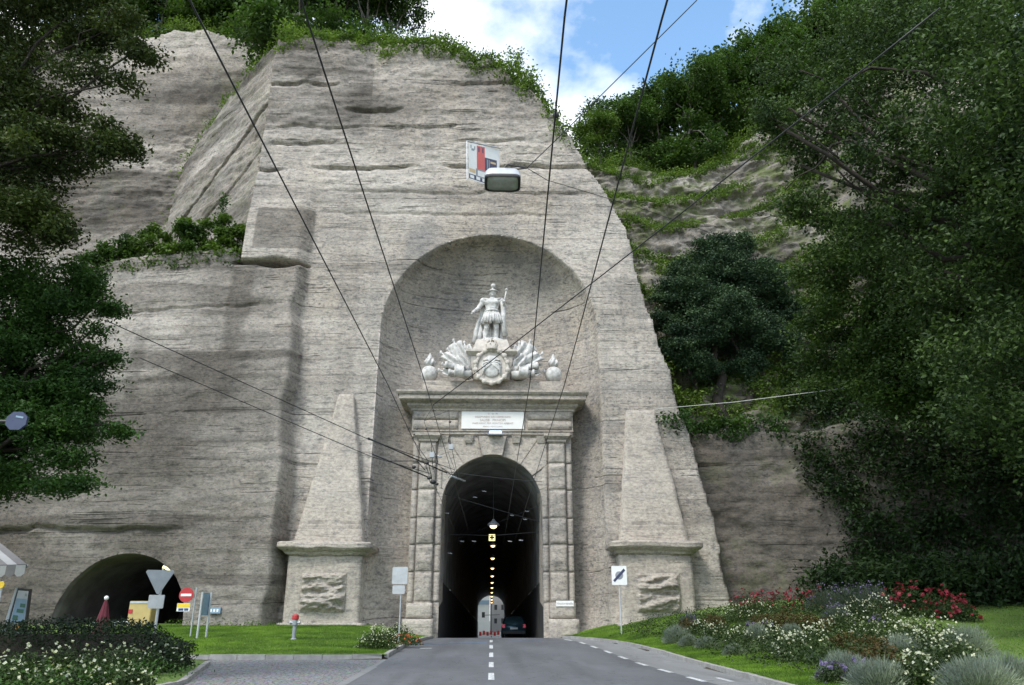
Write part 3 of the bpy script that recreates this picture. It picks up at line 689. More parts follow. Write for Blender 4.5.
def pier_wall(s):
    mb = MB(); xa, xb = sorted((s * HW, s * 3.30)); mb.box(xa, xb, YP + .02, 49.6, .1, 11.85)
    xa, xb = sorted((s * 3.302, s * 4.50)); mb.box(xa, xb, YP + .06, 49.6, .1, 11.85)
    xa, xb = sorted((s * 4.502, s * 4.82)); mb.box(xa, xb, YP + .10, 49.6, .1, 11.85)
    return mb
JZ = [2.25, 3.9, 5.42, 6.95, 8.6, 10.2, 11.45]
for s in (-1, 1):
    pier_wall(s).build('pier', M['dressed'], portal)
    pil = MB(); xa, xb = sorted((s * 3.44, s * 4.36)); pil.box(xa, xb, YP - .20, YP + .04, 2.2, 11.46); pil = pil.build('pilaster', M['block'], portal)
    for k in range(len(JZ) - 1):
        mb = MB(); xa, xb = sorted((s * 3.42, s * 4.38)); rough_block(mb, xa, xb, YP - .30, YP + .05, JZ[k] + .03, JZ[k + 1] - .06, .15, .11, .09, k + s)
        mb.build('rusticated_block', M['block'], pil, smooth=True)
    for xi, xo, am, dd in ((4.46, 4.80, -.04, 9), (3.0, 3.34, -.06, 5)):
        for k in range(len(JZ) - 1):
            mb = MB(); xa, xb = sorted((s * xi, s * xo)); rough_block(mb, xa, xb, YP + am, YP + .08, JZ[k] + .02, JZ[k + 1] - .03, .04, .13, .04, k + dd)
            mb.build('quoin', M['dressed'], portal, smooth=True)
    mb = MB(); xa, xb = sorted((s * 3.25, s * 4.95)); rough_block(mb, xa, xb, YP - .62, YP + .1, .1, 1.35, .04, .2, .06, 3)
    xa, xb = sorted((s * 3.33, s * 4.78)); rough_block(mb, xa, xb, YP - .46, YP + .1, 1.38, 2.2, .05, .2, .05, 6); mb.build('plinth', M['dressed'], portal, smooth=True)
    mb = MB(); mb.profile([(.0, 11.46), (.10, 11.52), (.10, 11.62), (.20, 11.72), (.30, 11.82), (.30, 12.0), (.0, 12.02)], min(s * 3.42, s * 4.38), max(s * 3.42, s * 4.38), .6); mb.shift((0, YP - .22, 0))
    mb.build('capital', M['dressed'], portal)
# spandrel wall round the arch, then wedge stones
mb = MB(); a = arch(HW, SPR, HW, 32)
outer = [(-3.3, SPR)] + [(x, z) for x, z in a] + [(3.3, SPR), (3.3, 11.85), (-3.3, 11.85)]
n_ = len(a)
for k in range(n_ - 1):
    (x0, z0), (x1, z1) = a[k], a[k + 1]
    mb.raw([(x0, YP + .05, z0), (x1, YP + .05, z1), (x1, YP + .05, 11.85), (x0, YP + .05, 11.85)], [(0, 1, 2, 3)])
    mb.raw([(x0, YP + .05, z0), (x1, YP + .05, z1), (x1, 49.6, z1), (x0, 49.6, z0)], [(0, 1, 2, 3)])
mb.raw([(-3.3, 47.0, 11.85), (3.3, 47.0, 11.85), (3.3, 47.0, 11.0), (-3.3, 47.0, 11.0)], [(0, 1, 2, 3)])
mb.build('spandrel', M['dressed'], portal, fix=False)
angs = [0, 18, 36, 55, 78, 102, 125, 144, 162, 180]
def ext(t):
    c, s = math.cos(t), math.sin(t); k = 9
    if abs(c) > 1e-6: k = min(k, 3.28 / abs(c))
    if s > 1e-6: k = min(k, (11.82 - SPR) / s)
    return (c * k, SPR + s * k)
for q in range(9):
    a0, a1 = R(angs[q]) + .008, R(angs[q + 1]) - .008; pts = [(math.cos(t) * (HW + .01), SPR + math.sin(t) * (HW + .01)) for t in np.linspace(a1, a0, 7)]
    o_ = [ext(a0)]
    for cn in ((3.28, 11.82), (-3.28, 11.82)):
        ca = math.atan2(cn[1] - SPR, cn[0])
        if a0 < ca < a1: o_.append(cn)
    o_.append(ext(a1))
    key = q == 4
    mb = MB(); mb.prism(pts + o_, YP - (.34 if key else (.0 if q % 2 else .07)), YP + .06); mb.build('keystone' if key else 'voussoir', M['dressed'], portal, bevel=.015)
mb = MB(); mb.box(-4.95, 4.95, YP + .02, 49.6, 11.852, 14.3); mb.build('frieze', M['dressed'], portal)
mb = MB(); mb.profile([(0, 11.9), (.12, 11.98), (.12, 12.1), (.2, 12.16), (.2, 12.22), (0, 12.24)], -4.75, 4.75, .5); mb.shift((0, YP - .02, 0)); mb.build('architrave', M['dressed'], portal)
for s in (-1, 1):
    mb = MB()
    for z0, z1 in ((12.3, 12.86), (12.92, 13.42)):
        xa, xb = sorted((s * 2.15, s * 4.86)); rough_block(mb, xa, xb, YP - .10, YP + .05, z0, z1, .03, .2, .03, 4 + s)
    mb.build('frieze_panel', M['dressed'], portal, smooth=True)
    for x in (1.45, 2.95):
        mb = MB(); xa, xb = sorted((s * (x - .28), s * (x + .28))); mb.frustum((xa + .06, xb - .06, YP - .12, YP + .05, 11.45), (xa, xb, YP - .24, YP + .05, 11.88)); mb.build('bracket', M['block'], portal)
cp = [(0, 13.42), (.10, 13.46), (.10, 13.58), (.22, 13.66), (.32, 13.74), (.32, 13.88), (.70, 13.98), (.78, 14.04), (.78, 14.28), (.86, 14.32), (.95, 14.44), (.95, 14.56), (0, 14.62)]
mb = MB(); mb.profile(cp, -4.95, 4.95, 3.0); mb.shift((0, YP - .02, 0)); mb.build('cornice', M['dressed'], portal)
mb = MB(); rough_block(mb, -4.4, 4.4, 46.2, 49.4, 14.6, 15.42, .03, .3, .04, 2); mb.box(-4.35, 4.35, 46.25, 49.4, 14.7, 15.40); mb.build('attic', M['dressed'], portal, smooth=False)
tab = MB(); tab.box(-1.92, 1.92, YP - .16, YP + .05, 12.3, 13.40); tab = tab.build('inscription_tablet', M['tablet'], portal, bevel=.02)
def text_mesh(txt, size, loc, mat, parent, name='lettering', rot=(math.pi / 2, 0, 0), ext_=.006, align='CENTER'):
    cu = bpy.data.curves.new(name, 'FONT'); cu.body = txt; cu.size = size; cu.align_x = align; cu.align_y = 'CENTER'; cu.extrude = ext_; cu.resolution_u = 2
    to = bpy.data.objects.new('tmp_text', cu); COL.objects.link(to)
    me_ = bpy.data.meshes.new_from_object(to.evaluated_get(bpy.context.evaluated_depsgraph_get())); bpy.data.objects.remove(to)
    me_.transform(Matrix.Translation(Vector(loc) - world_loc(parent)) @ Matrix.Rotation(rot[2], 4, 'Z') @ Matrix.Rotation(rot[0], 4, 'X'))
    return link_mesh(name, me_, mat, parent)
for k, (tx, sz) in enumerate((("D · O · M", .15), ("SIGISMVNDO ARCHIEPISCOPO", .16), ("SALISB · PRINCIPI", .21), ("VIAM HANC PER MONTEM APERVIT", .16), ("ANNO MDCCLXVII", .14))):
    text_mesh(tx, sz, (0, YP - .168, 13.25 - .2 * k), M['letter'], tab)

# ------------------------------------------------------------------ obelisks on pedestals beside the niche
def obelisk(x0, x1, zp, bx0, bx1, tx0, tx1, zt_, label):
    c = (x0 + x1) / 2; root = empty('obelisk', (c, 44.4, .5), label, 'obelisk', 'obelisks flanking the tunnel gateway')
    mb = MB(); rough_block(mb, x0 + .45, x1 - .45, 44.55, 47.2, .35, zp - .62, .05, .18, .06, x0); mb.build('pedestal', M['dressed'], root, smooth=True)
    mb = MB(); rough_block(mb, x0 + .2, x1 - .2, 44.3, 47.2, .1, 1.15, .10, .2, .09, x0 + 3); mb.build('footing', M['block'], root, smooth=True)
    # ragged relief panel, bedding cut deep into it
    w = (x1 - x0); xa, xb, za, zb = c - w * .25, c + w * .25, 1.7, 3.75
    gx_, gz_ = np.meshgrid(np.linspace(xa, xb, 40), np.linspace(za, zb, 44)); e = np.minimum(np.minimum(gx_ - xa, xb - gx_), np.minimum(gz_ - za, zb - gz_))
    rag = fbm(gx_ * 1.2 + x0, gz_ * 3.6, 2, 5); out = .20 * sm(0, .22, e + .12 * fbm(gx_ * 2, gz_ * 2, 7, 3)) * (.75 + .5 * (gz_ < za + .9)) + .42 * rag * sm(0, .3, e) + .12 * sm(.4, .6, np.sin(gz_ * 9 + 2 * fbm(gx_, gz_ * .5, 3, 2)))* sm(0, .2, e)
    Vp = np.stack([gx_, 44.50 - np.maximum(out, -.05), gz_], -1).reshape(-1, 3); i_ = np.arange(43)[:, None] * 40 + np.arange(39)[None]
    mp = np_mesh('relief_panel', Vp - np.array(world_loc(root)), np.stack([i_, i_ + 1, i_ + 41, i_ + 40], -1).reshape(-1, 4), 4, True); link_mesh('relief_panel', mp, M['block'], root)
    mb = MB(); mb.profile([(-.1, zp - .72), (.12, zp - .62), (.2, zp - .5), (.42, zp - .38), (.52, zp - .28), (.52, zp - .06), (.4, zp + .02), (-.3, zp + .12)], x0 + .42, x1 - .42, 2.6)
    mb.shift((0, 44.5, 0)); o = mb.build('cornice', M['block'], root)
    bm = bmesh.new(); bm.from_mesh(o.data); bmesh.ops.subdivide_edges(bm, edges=bm.edges, cuts=5, use_grid_fill=True)
    for v in bm.verts:
        q = v.co + o.parent.location; nn = float(fbm(q.x * 1.6, q.z * 2.2, q.y + x0, 3)); v.co.y += .16 * nn; v.co.z += .10 * float(fbm(q.x * 1.1, q.y, x0, 3))
    bm.to_mesh(o.data); bm.free(); o.data.polygons.foreach_set('use_smooth', [True] * len(o.data.polygons))
    n = 40; V = []; fs = []
    for k in range(n + 1):
        t = k / n; a_, b_ = bx0 + (tx0 - bx0) * t, bx1 + (tx1 - bx1) * t; z = zp + .05 + (zt_ - zp) * t; y = 44.75 + 1.0 * t; m_ = 14
        row = [(a_, 47, z)] + [(a_ + (b_ - a_) * j / m_, y - .05 * float(fbm((a_ + (b_ - a_) * j / m_) * .9, z * 2.4, x0, 3)) + (.03 if j in (0, m_) else 0), z) for j in range(m_ + 1)] + [(b_, 47, z)]
        ja, jb = .07 * float(fbm(z * 1.3, x0, 1, 3)), .07 * float(fbm(z * 1.3, x0, 5, 3)); row = [(p[0] + (ja if q_ < 2 else jb if q_ > m_ else 0), p[1], p[2]) for q_, p in enumerate(row)]
        V += row
    w_ = 17; fs = [(k * w_ + j, k * w_ + j + 1, (k + 1) * w_ + j + 1, (k + 1) * w_ + j) for k in range(n) for j in range(w_ - 1)] + [tuple(n * w_ + j for j in range(w_))]
    MB().raw(V, fs).build('shaft', M['dressed'], root, smooth=True)
obelisk(-11.75, -6.75, 5.35, -11.15, -7.25, -9.45, -8.55, 14.3, 'tall stone obelisk on a bulky pedestal left of the gateway, behind the hydrant')
obelisk(6.75, 11.75, 5.45, 7.35, 11.25, 8.25, 9.95, 13.4, 'shorter stone obelisk on a pedestal right of the gateway, beside the flower bed')

# ------------------------------------------------------------------ statue group above the cornice
def remesh_obj(name, mb, mat, parent, voxel=.05, smooth=3):
    o = mb.build(name, mat, parent, smooth=True)
    md = o.modifiers.new('r', 'REMESH'); md.mode = 'VOXEL'; md.voxel_size = voxel; md.use_smooth_shade = True
    ms = o.modifiers.new('s', 'SMOOTH'); ms.iterations = smooth; ms.factor = .5
    me_ = bpy.data.meshes.new_from_object(o.evaluated_get(bpy.context.evaluated_depsgraph_get())); old = o.data
    o.modifiers.clear(); o.data = me_; me_.name = name
    me_.polygons.foreach_set('use_smooth', [True] * len(me_.polygons)); return o
ped = empty('statue_pedestal', (0, 46.6, 15.4), 'tapering cream stone pedestal under the white armoured statue', 'pedestal')
PX = -.1
mb = MB(); mb.frustum((PX - 1.15, PX + 1.15, 45.95, 48.4, 15.42), (PX - 1.35, PX + 1.35, 45.75, 48.4, 16.9)); mb.build('die', M['cartouche'], ped, bevel=.03)
mb = MB(); mb.profile([(0, 16.9), (.1, 16.95), (.3, 17.1), (.36, 17.15), (.36, 17.3), (.1, 17.36), (0, 17.4)], PX - 1.25, PX + 1.25, 2.4); mb.shift((0, 45.85, 0)); mb.build('cap_moulding', M['cartouche'], ped)
mb = MB(); mb.frustum((PX - 1.2, PX + 1.2, 45.9, 48.3, 17.4), (PX - .98, PX + .98, 46.1, 48.2, 18.15)); mb.build('top_block', M['cartouche'], ped, bevel=.03)
SX, SY, SZ = PX, 46.95, 18.15
st = empty('statue', (SX, SY, SZ), 'white marble armoured warrior with plumed helmet, skirt and cloak above the cornice', 'statue')
def S(x, y, z): return (SX + x, SY + y, SZ + z)
b = MB()
b.ball(S(0, .05, .12), (.95, .6, .25), 16, 8)
for s, fx, fy, kx in ((-1, -.46, -.30, -.36), (1, .30, -.2, .28)):
    b.tube([S(s * .22, 0, 2.0), S(kx, -.16, 1.12), S(kx + .02 * s, -.1, .95), S(fx * .95, .0, .75), S(fx, -.02, .28)], [.27, .19, .165, .19, .11], 12)
    b.ball(S(fx, -.18, .26), (.13, .30, .11)); b.ball(S(kx, -.2, 1.05), (.17, .15, .19)); b.lathe([(.17, -.06), (.20, 0), (.17, .06)], S(fx * .97, -.0, .80), 12)
b.ball(S(0, 0, 2.1), (.45, .33, .32)); b.tube([S(0, 0, 2.0), S(0, -.02, 2.35), S(0, -.03, 2.75), S(0, 0, 3.05), S(0, 0, 3.2)], [.42, .40, .50, .40, .17], 14)
b.ball(S(-.2, -.3, 2.78), (.25, .2, .22)); b.ball(S(.2, -.3, 2.78), (.25, .2, .22)); b.ball(S(0, -.28, 2.4), (.26, .18, .22))
b.tube([S(0, 0, 3.05), S(0.02, -.05, 3.4)], .155, 10); b.ball(S(.02, -.10, 3.5), (.21, .24, .28)); b.ball(S(.02, -.34, 3.47), (.035, .06, .07)); b.ball(S(.02, -.29, 3.33), (.09, .06, .06))
for s in (-1, 1): b.ball(S(.02 + s * .085, -.31, 3.56), (.045, .03, .025)); b.ball(S(s * .56, 0, 2.98), (.27, .26, .24)); b.ball(S(.02 + .21 * s, -.06, 3.48), (.04, .06, .08))
b.tube([S(-.55, 0, 2.98), S(-.88, .02, 2.55), S(-.90, -.02, 2.48), S(-1.2, -.3, 2.12)], [.20, .15, .14, .10], 10)
b.tube([S(.55, 0, 2.98), S(.86, -.02, 2.52), S(.85, -.06, 2.45), S(.76, -.42, 2.72)], [.20, .15, .14, .10], 10)
for hx, hy, hz in ((-1.25, -.35, 2.05), (.75, -.47, 2.78)):
    b.ball(S(hx, hy, hz), (.11, .10, .13))
    for k in range(4): b.tube([S(hx - .06 + .04 * k, hy - .06, hz + .03), S(hx - .07 + .045 * k, hy - .14, hz - .02), S(hx - .06 + .04 * k, hy - .10, hz - .09)], .026, 6)
    b.tube([S(hx + .07, hy, hz + .05), S(hx + .11, hy - .10, hz + .03)], .03, 6)
remesh_obj('figure', b, M['marble'], st, .035, 2)
b = MB()
for k in range(22):
    a_ = 2 * math.pi * k / 22; ca, sa = math.cos(a_), math.sin(a_); j = .05 * math.sin(k * 2.3)
    b.tube([S(.40 * ca, .32 * sa, 2.22), S((.56 + j) * ca, (.46 + j) * sa, 1.75), S((.70 + j) * ca, (.55 + j) * sa, 1.30 + j)], [.07, .11, .10], 6)
b.lathe([(.44, -.08), (.50, 0), (.44, .08)], S(0, 0, 2.22), 18)
b.build('skirt', M['marble'], st, smooth=True, fix=False)
b = MB()
for k in range(13):
    t = k / 12; x = -.5 + t * 1.0; ph = .12 * math.sin(k * 2.1)
    b.tube([S(x, .22, 3.02), S(x * 1.35 - .05, .38 + ph, 2.1), S(x * 1.75 - .12, .36 + ph, 1.1), S(x * 2.0 - .15, .25 + ph, .1)], [.10, .13, .17, .20], 7)
b.tube([S(-.55, -.15, 3.05), S(0, -.36, 2.95), S(.55, -.15, 3.1)], [.11, .08, .11], 7); b.tube([S(.62, -.1, 3.0), S(.75, -.2, 2.2), S(.72, -.2, 1.5), S(.85, -.1, .5)], [.13, .17, .16, .2], 8)
b.build('cloak', M['marble'], st, smooth=True, fix=False)
b = MB(); b.ball(S(.02, -.04, 3.62), (.27, .30, .22)); b.lathe([(.40, -.03), (.42, 0), (.30, .07)], S(.02, -.06, 3.62), 18); b.ball(S(.02, -.34, 3.66), (.12, .1, .07))
b.tube([S(.02, .0, 3.8), S(.04, .02, 3.98)], [.10, .06], 8); b.ball(S(.05, -.02, 4.10), (.16, .17, .15)); b.ball(S(.05, .12, 4.02), (.12, .14, .12)); b.build('helmet', M['marble'], st, smooth=True, fix=False)
b = MB(); b.tube([S(.72, -.52, 2.45), S(.82, -.48, 3.0), S(.92, -.44, 3.55)], [.05, .045, .04], 8); b.ball(S(.94, -.43, 3.64), .10, 10, 8); b.build('scepter', M['marble'], st, smooth=True, fix=False)
b = MB(); b.tube([S(-1.16, -.25, 2.22), S(-1.36, -.5, 1.85)], .05, 8); b.build('baton', M['marble'], st, smooth=True, fix=False)

def trophy(s, label):
    cx = PX + s * 1.45; root = empty('trophy', (cx, 46.4, 15.45), label, 'trophy', 'carved war trophies beside the pedestal'); rg = np.random.default_rng(5 if s < 0 else 8)
    for k, (ang, Ln, oy) in enumerate(((80, 2.2, .5), (66, 2.45, .25), (53, 2.15, .4), (41, 2.2, .1), (28, 1.7, .3), (14, 1.75, .2), (90, 1.5, .2), (60, 1.5, -.1))):
        mb = MB(); a_ = R(ang); d = np.array([s * math.cos(a_), 0, math.sin(a_)]); nrm = np.array([-s * math.sin(a_), 0, math.cos(a_)]); o_ = np.array([cx - s * .1, 46.3 + oy, 15.7]); V = []
        nu, nv = 12, 10; wd = rg.uniform(.26, .5)
        for side in (0, 1):
            for i in range(nu + 1):
                for j in range(nv + 1):
                    u = i / nu; v = j / nv - .5; fold = .16 * math.sin(v * 11 + k + 3 * u) * (1 - .3 * u); env = (.25 + .75 * math.sin(min(1, u * 1.25 + .12) * math.pi * .62)) * (1 - .5 * max(0, u - .75) * 4 * (1 - abs(v) * 2)) * (1 + .18 * math.sin(u * 9 + k * 2 + v * 4))
                    p = o_ + d * (Ln * u) + nrm * (wd * 2 * v * env) + np.array([0, -.16 - fold + .07 * side - .25 * math.sin(u * 2.4), 0]); V.append(p)
        w = nv + 1; h = (nu + 1) * w
        fs = [(i * w + j, (i + 1) * w + j, (i + 1) * w + j + 1, i * w + j + 1) for i in range(nu) for j in range(nv)]; fs += [tuple(h + q for q in reversed(f)) for f in fs]
        ed = list(range(w)) + [i * w + nv for i in range(1, nu + 1)] + [nu * w + j for j in range(nv - 1, -1, -1)] + [i * w for i in range(nu - 1, 0, -1)]
        fs += [(ed[q], ed[(q + 1) % len(ed)], h + ed[(q + 1) % len(ed)], h + ed[q]) for q in range(len(ed))]
        mb.raw(V, fs); tip = o_ + d * (Ln + .3); mb.tube([o_, tip], .05, 6); mb.ball(tip, (.09, .06, .13), 8, 6)
        mb.build('banner', M['marble'], root, smooth=True)
    for q, (y, z, Ln, up) in enumerate(((45.9, 15.72, 1.45, .06), (46.1, 16.1, 1.7, .16))):
        mb = MB(); p0 = Vector((cx - s * .2, y, z)); p1 = p0 + Vector((s * Ln, -.15, Ln * up)); mb.tube([p0, p0.lerp(p1, .5), p0.lerp(p1, .9), p0.lerp(p1, .92), p1], [.26, .20, .17, .24, .22], 12); mb.build('cannon', M['marble'], root, smooth=True)
    mb = MB(); mb.lathe([(.36, -.3), (.40, -.26), (.34, -.22), (.34, .22), (.40, .26), (.36, .3)], (cx + s * .55, 45.75, 15.85), 16, 'x'); mb.build('drum', M['marble'], root, smooth=True)
trophy(-1, 'white carved banners and cannons fanned out left of the statue pedestal')
trophy(1, 'white carved banners and cannons fanned out right of the statue pedestal')

co = empty('coat_of_arms', (PX, 45.6, 16.2), 'oval cream coat of arms with scrolled rim and crown below the statue', 'coat of arms')
mb = MB(); n = 36
pts = [(PX + 1.0 * math.sin(2 * math.pi * k / n) * (1 + .05 * math.cos(6 * math.pi * k / n)), 16.15 + 1.08 * math.cos(2 * math.pi * k / n)) for k in range(n)]
mb.prism(pts, 45.55, 46.0); mb.build('shield', M['cartouche'], co, bevel=.04)
mb = MB(); mb.tube([(x, 45.5, z) for x, z in pts + pts[:2]], .10, 8, False)
for k in range(14):
    a_ = 2 * math.pi * k / 14; mb.ball((PX + 1.02 * math.sin(a_), 45.47, 16.15 + 1.1 * math.cos(a_)), (.17, .12, .17), 8, 6)
mb.build('scroll_rim', M['cartouche'], co, smooth=True, fix=False)
mb = MB(); mb.ball((PX, 45.5, 16.15), (.62, .12, .72), 18, 10)
for s in (-1, 1):
    for k in range(5): mb.tube([(PX, 45.40, 16.3), (PX + s * (.25 + .06 * k), 45.38, 16.55 - .16 * k), (PX + s * (.55), 45.42, 16.5 - .25 * k)], [.07, .07, .03], 6)
mb.build('charge', M['marble'], co, smooth=True, fix=False)
mb = MB(); mb.lathe([(.34, 17.2), (.40, 17.26), (.34, 17.34), (.42, 17.6)], (PX, 45.55, 0), 14)
for k in range(7): a_ = 2 * math.pi * k / 7; mb.tube([(PX + .38 * math.cos(a_), 45.55 + .38 * math.sin(a_), 17.5), (PX + .3 * math.cos(a_), 45.55 + .3 * math.sin(a_), 17.8), (PX, 45.55, 17.92)], .05, 5)
mb.ball((PX, 45.55, 18.0), .09, 8, 6); mb.build('crown', M['cartouche'], co, smooth=True, fix=False)
def flame_ball(x, label):
    root = empty('flaming_ball', (x, 46.7, 15.42), label, 'ball ornament', 'white stone balls with flames on the gateway')
    mb = MB(); mb.ball((x, 46.7, 15.98), .54, 28, 18); mb.build('ball', M['marble'], root, smooth=True)
    mb = MB()
    mb.lathe([(.20, 16.5), (.27, 16.7), (.23, 16.9), (.16, 17.0), (.17, 17.1), (.09, 17.25), (.02, 17.4)], (x, 46.7, 0), 12)
    for k in range(6): a_ = k * 1.05; mb.tube([(x + .18 * math.cos(a_), 46.7 + .18 * math.sin(a_), 16.55), (x + .27 * math.cos(a_ + .4), 46.7 + .27 * math.sin(a_ + .4), 16.8), (x + .2 * math.cos(a_ + .9), 46.7 + .2 * math.sin(a_ + .9), 17.05)], [.10, .11, .02], 6)
    mb.build('flame', M['marble'], root, smooth=True, fix=False)
flame_ball(-4.05, 'white stone ball with carved flame on the left end of the cornice')
flame_ball(3.85, 'white stone ball with carved flame on the right end of the cornice')

# ------------------------------------------------------------------ inside and beyond the tunnel
for k, y in enumerate([50, 61, 71, 81.5, 92, 103, 114, 126, 138, 150, 162]):
    z = 6.85 - .023 * (y - 50)
    if k == 0:
        root = empty('tunnel_lamp', (0.1, y, z), 'round white shaded lamp hanging just inside the tunnel arch', 'lamp', 'lamps along the tunnel ceiling')
        mb = MB(); mb.lathe([(.06, .5), (.10, .42), (.36, .2), (.40, .1), (.38, .08)], (0.1, y, z), 18); mb.build('lamp_shade', M['greypaint'], root, smooth=True, fix=False)
        mb = MB(); mb.ball((0.1, y, z + .06), (.22, .22, .16), 16, 10); mb.build('bulb', M['warm'], root, smooth=True)
        mb = MB(); mb.tube([(0.1, y, z + .45), (0.1, y, z + 3.0)], .015, 6); mb.build('cord', M['wire'], root); lamp0 = root
    else:
        c = copy_tree(lamp0); c.scale = (.75,) * 3; c.location = (.1, y, z); c['label'] = 'small warm lamp in the row glowing deeper inside the tunnel'
ys_ = empty('lane_signal', (0.1, 55, 6.7), 'small square yellow lit sign hanging under the first tunnel lamp', 'sign')
mb = MB(); p = at(492, 537.5, 55); mb.box(p.x - .22, p.x + .22, 55, 55.12, p.z - .22, p.z + .22); mb.build('panel', M['tubelight'], ys_)
mb = MB(); mb.box(p.x - .16, p.x + .16, 54.97, 54.99, p.z - .05, p.z + .05); mb.box(p.x - .05, p.x + .05, 54.962, 54.968, p.z - .16, p.z + .16); mb.build('cross_mark', M['black'], ys_)
# buildings past the far mouth
def far_house(name, x0, x1, y, h, mat, label, rows, band=None):
    root = empty(name, ((x0 + x1) / 2, y, -2.68), label, 'building')
    mb = MB(); mb.box(x0, x1, y, y + 9, -2.9, h); mb.build('wall', mat, root)
    for z in rows:
        for x in np.arange(x0 + 1.2, x1 - .8, 1.9):
            mb = MB(); mb.box(x, x + .75, y - .06, y + .05, z, z + 1.3); mb.build('window', M['black'], root)
    if band: mb = MB(); mb.box(band[0], band[1], y - .3, y - .05, band[2], band[3]); mb.build('shop_band', M['paleblue'], root)
M['cream_wall'] = simple('pale_plaster', (.62, .61, .60), .85, 0, .06, .8); M['grey_wall'] = simple('grey_plaster', (.26, .25, .24), .85, 0, .1, .8)
far_house('far_building', -13, -.35, 205, 16, M['cream_wall'], 'pale plaster building with a blue band seen through the tunnel mouth', (1.5, 6.5, 9.5), (-5, -.6, 4.6, 5.6))
far_house('far_building', -.3, 12, 222, 14, M['grey_wall'], 'grey plaster building seen right of centre through the far tunnel mouth', (0, 3.5, 7))
fr = empty('road_barrier', (-.5, 182, -2.68), 'low red and white barrier across the road at the far tunnel mouth', 'barrier')
mb = MB()
for k in range(6): mb.box(-2.6 + k * .8, -2.1 + k * .8, 181.9, 182, -2.3 + .2 * (k % 2), -1.45 + .2 * (k % 2))
mb.build('red_board', M['red'], fr)
mb = MB(); mb.box(-2.7, 2.3, 182.05, 182.15, -2.25, -1.6); mb.box(-2.6, -2.5, 182.16, 182.26, -2.7, -1.5); mb.box(2.0, 2.1, 182.16, 182.26, -2.7, -1.5); mb.build('white_board', M['white'], fr)
ms = empty('street_pole', (.1, 184, -2.68), 'thin dark street pole with cross arm outside the far tunnel mouth', 'pole')
mb = MB(); mb.tube([(.1, 184, -2.7), (.1, 184, 5)], .10, 8); mb.build('post', M['black'], ms); mb = MB(); mb.tube([(-1.6, 184, 2.0), (2.0, 184, 2.1)], .06, 6); mb.build('arm', M['black'], ms)

# the car driving in
M['carpaint'] = simple('teal_car_paint', (.05, .11, .14), .25, .5, .1, 3); M['carglass'] = simple('car_glass', (.16, .28, .29), .10, 0, .2, 3)
M['taillight'] = simple('tail_light', (.5, .01, .03), .2, 0, .05, 4, emit=(1, .02, .08), es=.1); M['rubber'] = simple('tyre_rubber', (.018, .018, .018), .85, 0, .2, 6)
CX, CY = 1.62, 57.5; cz = float(tz(59)); car = empty('parked_car', (CX, CY, cz), 'dark teal hatchback seen from behind entering the tunnel on the right', 'car')
def car_shell(secs, name, mat):
    V = []; n = None
    for y, prof in secs:
        full = prof + [(-x, z) for x, z in reversed(prof)]; n = len(full); V += [(CX + x, CY + y, cz + z) for x, z in full]
    m_ = len(secs); fs = [(i * n + j, i * n + (j + 1) % n, (i + 1) * n + (j + 1) % n, (i + 1) * n + j) for i in range(m_ - 1) for j in range(n)] + [tuple(range(n)), tuple((m_ - 1) * n + j for j in range(n))]
    o = MB().raw(V, fs).build(name, mat, car, smooth=True, bevel=0); return o
lowp = lambda w, zb, zt2: [(w * .90, zb), (w, zb + .12), (w * 1.0, (zb + zt2) / 2), (w * .97, zt2 - .08), (w * .90, zt2)]
car_shell([(0, lowp(.80, .34, .86)), (.10, lowp(.84, .27, .93)), (.7, lowp(.86, .22, .95)), (2.2, lowp(.86, .22, .93)), (3.3, lowp(.84, .22, .84)), (3.95, lowp(.78, .28, .68))], 'body', M['carpaint'])
gp = lambda w, z0, z1: [(w, z0), (w * .93, (z0 + z1) / 2), (w * .80, z1 - .05), (w * .6, z1)]
car_shell([(.08, gp(.78, .90, 1.0)), (.50, gp(.79, .92, 1.40)), (.95, gp(.80, .92, 1.46)), (1.9, gp(.79, .92, 1.44)), (2.75, gp(.76, .90, .98))], 'cabin', M['carpaint'])
mb = MB(); mb.raw([(CX - .62, CY + .115, cz + .985), (CX + .62, CY + .115, cz + .985), (CX + .50, CY + .455, cz + 1.35), (CX - .50, CY + .455, cz + 1.35)], [(0, 1, 2, 3)]); mb.build('rear_window', M['carglass'], car)
for s in (-1, 1):
    mb = MB(); xa, xb = sorted((CX + s * .62, CX + s * .83)); mb.frustum((xa, xb, CY - .03, CY + .2, cz + .70), (xa, xb, CY + .02, CY + .2, cz + .93)); mb.build('tail_light', M['taillight'], car, bevel=.02)
    for y in (.75, 3.15):
        w = MB(); w.lathe([(.20, -.09), (.30, -.09), (.31, -.06), (.31, .06), (.30, .09), (.20, .09)], (CX + s * .76, CY + y, cz + .31), 20, 'x'); wh = w.build('wheel', M['rubber'], car, smooth=False)
        w = MB(); w.lathe([(.19, -.1), (.08, -.08), (.08, .08), (.19, .1)], (CX + s * .76, CY + y, cz + .31), 14, 'x'); w.build('rim', M['steel'], wh)
mb = MB(); mb.box(CX - .26, CX + .26, CY - .05, CY - .02, cz + .60, cz + .72); mb.build('number_plate', M['white'], car)
mb = MB(); mb.box(CX - .80, CX + .80, CY - .08, CY + .1, cz + .30, cz + .50); mb.build('bumper', M['black'], car, bevel=.04)

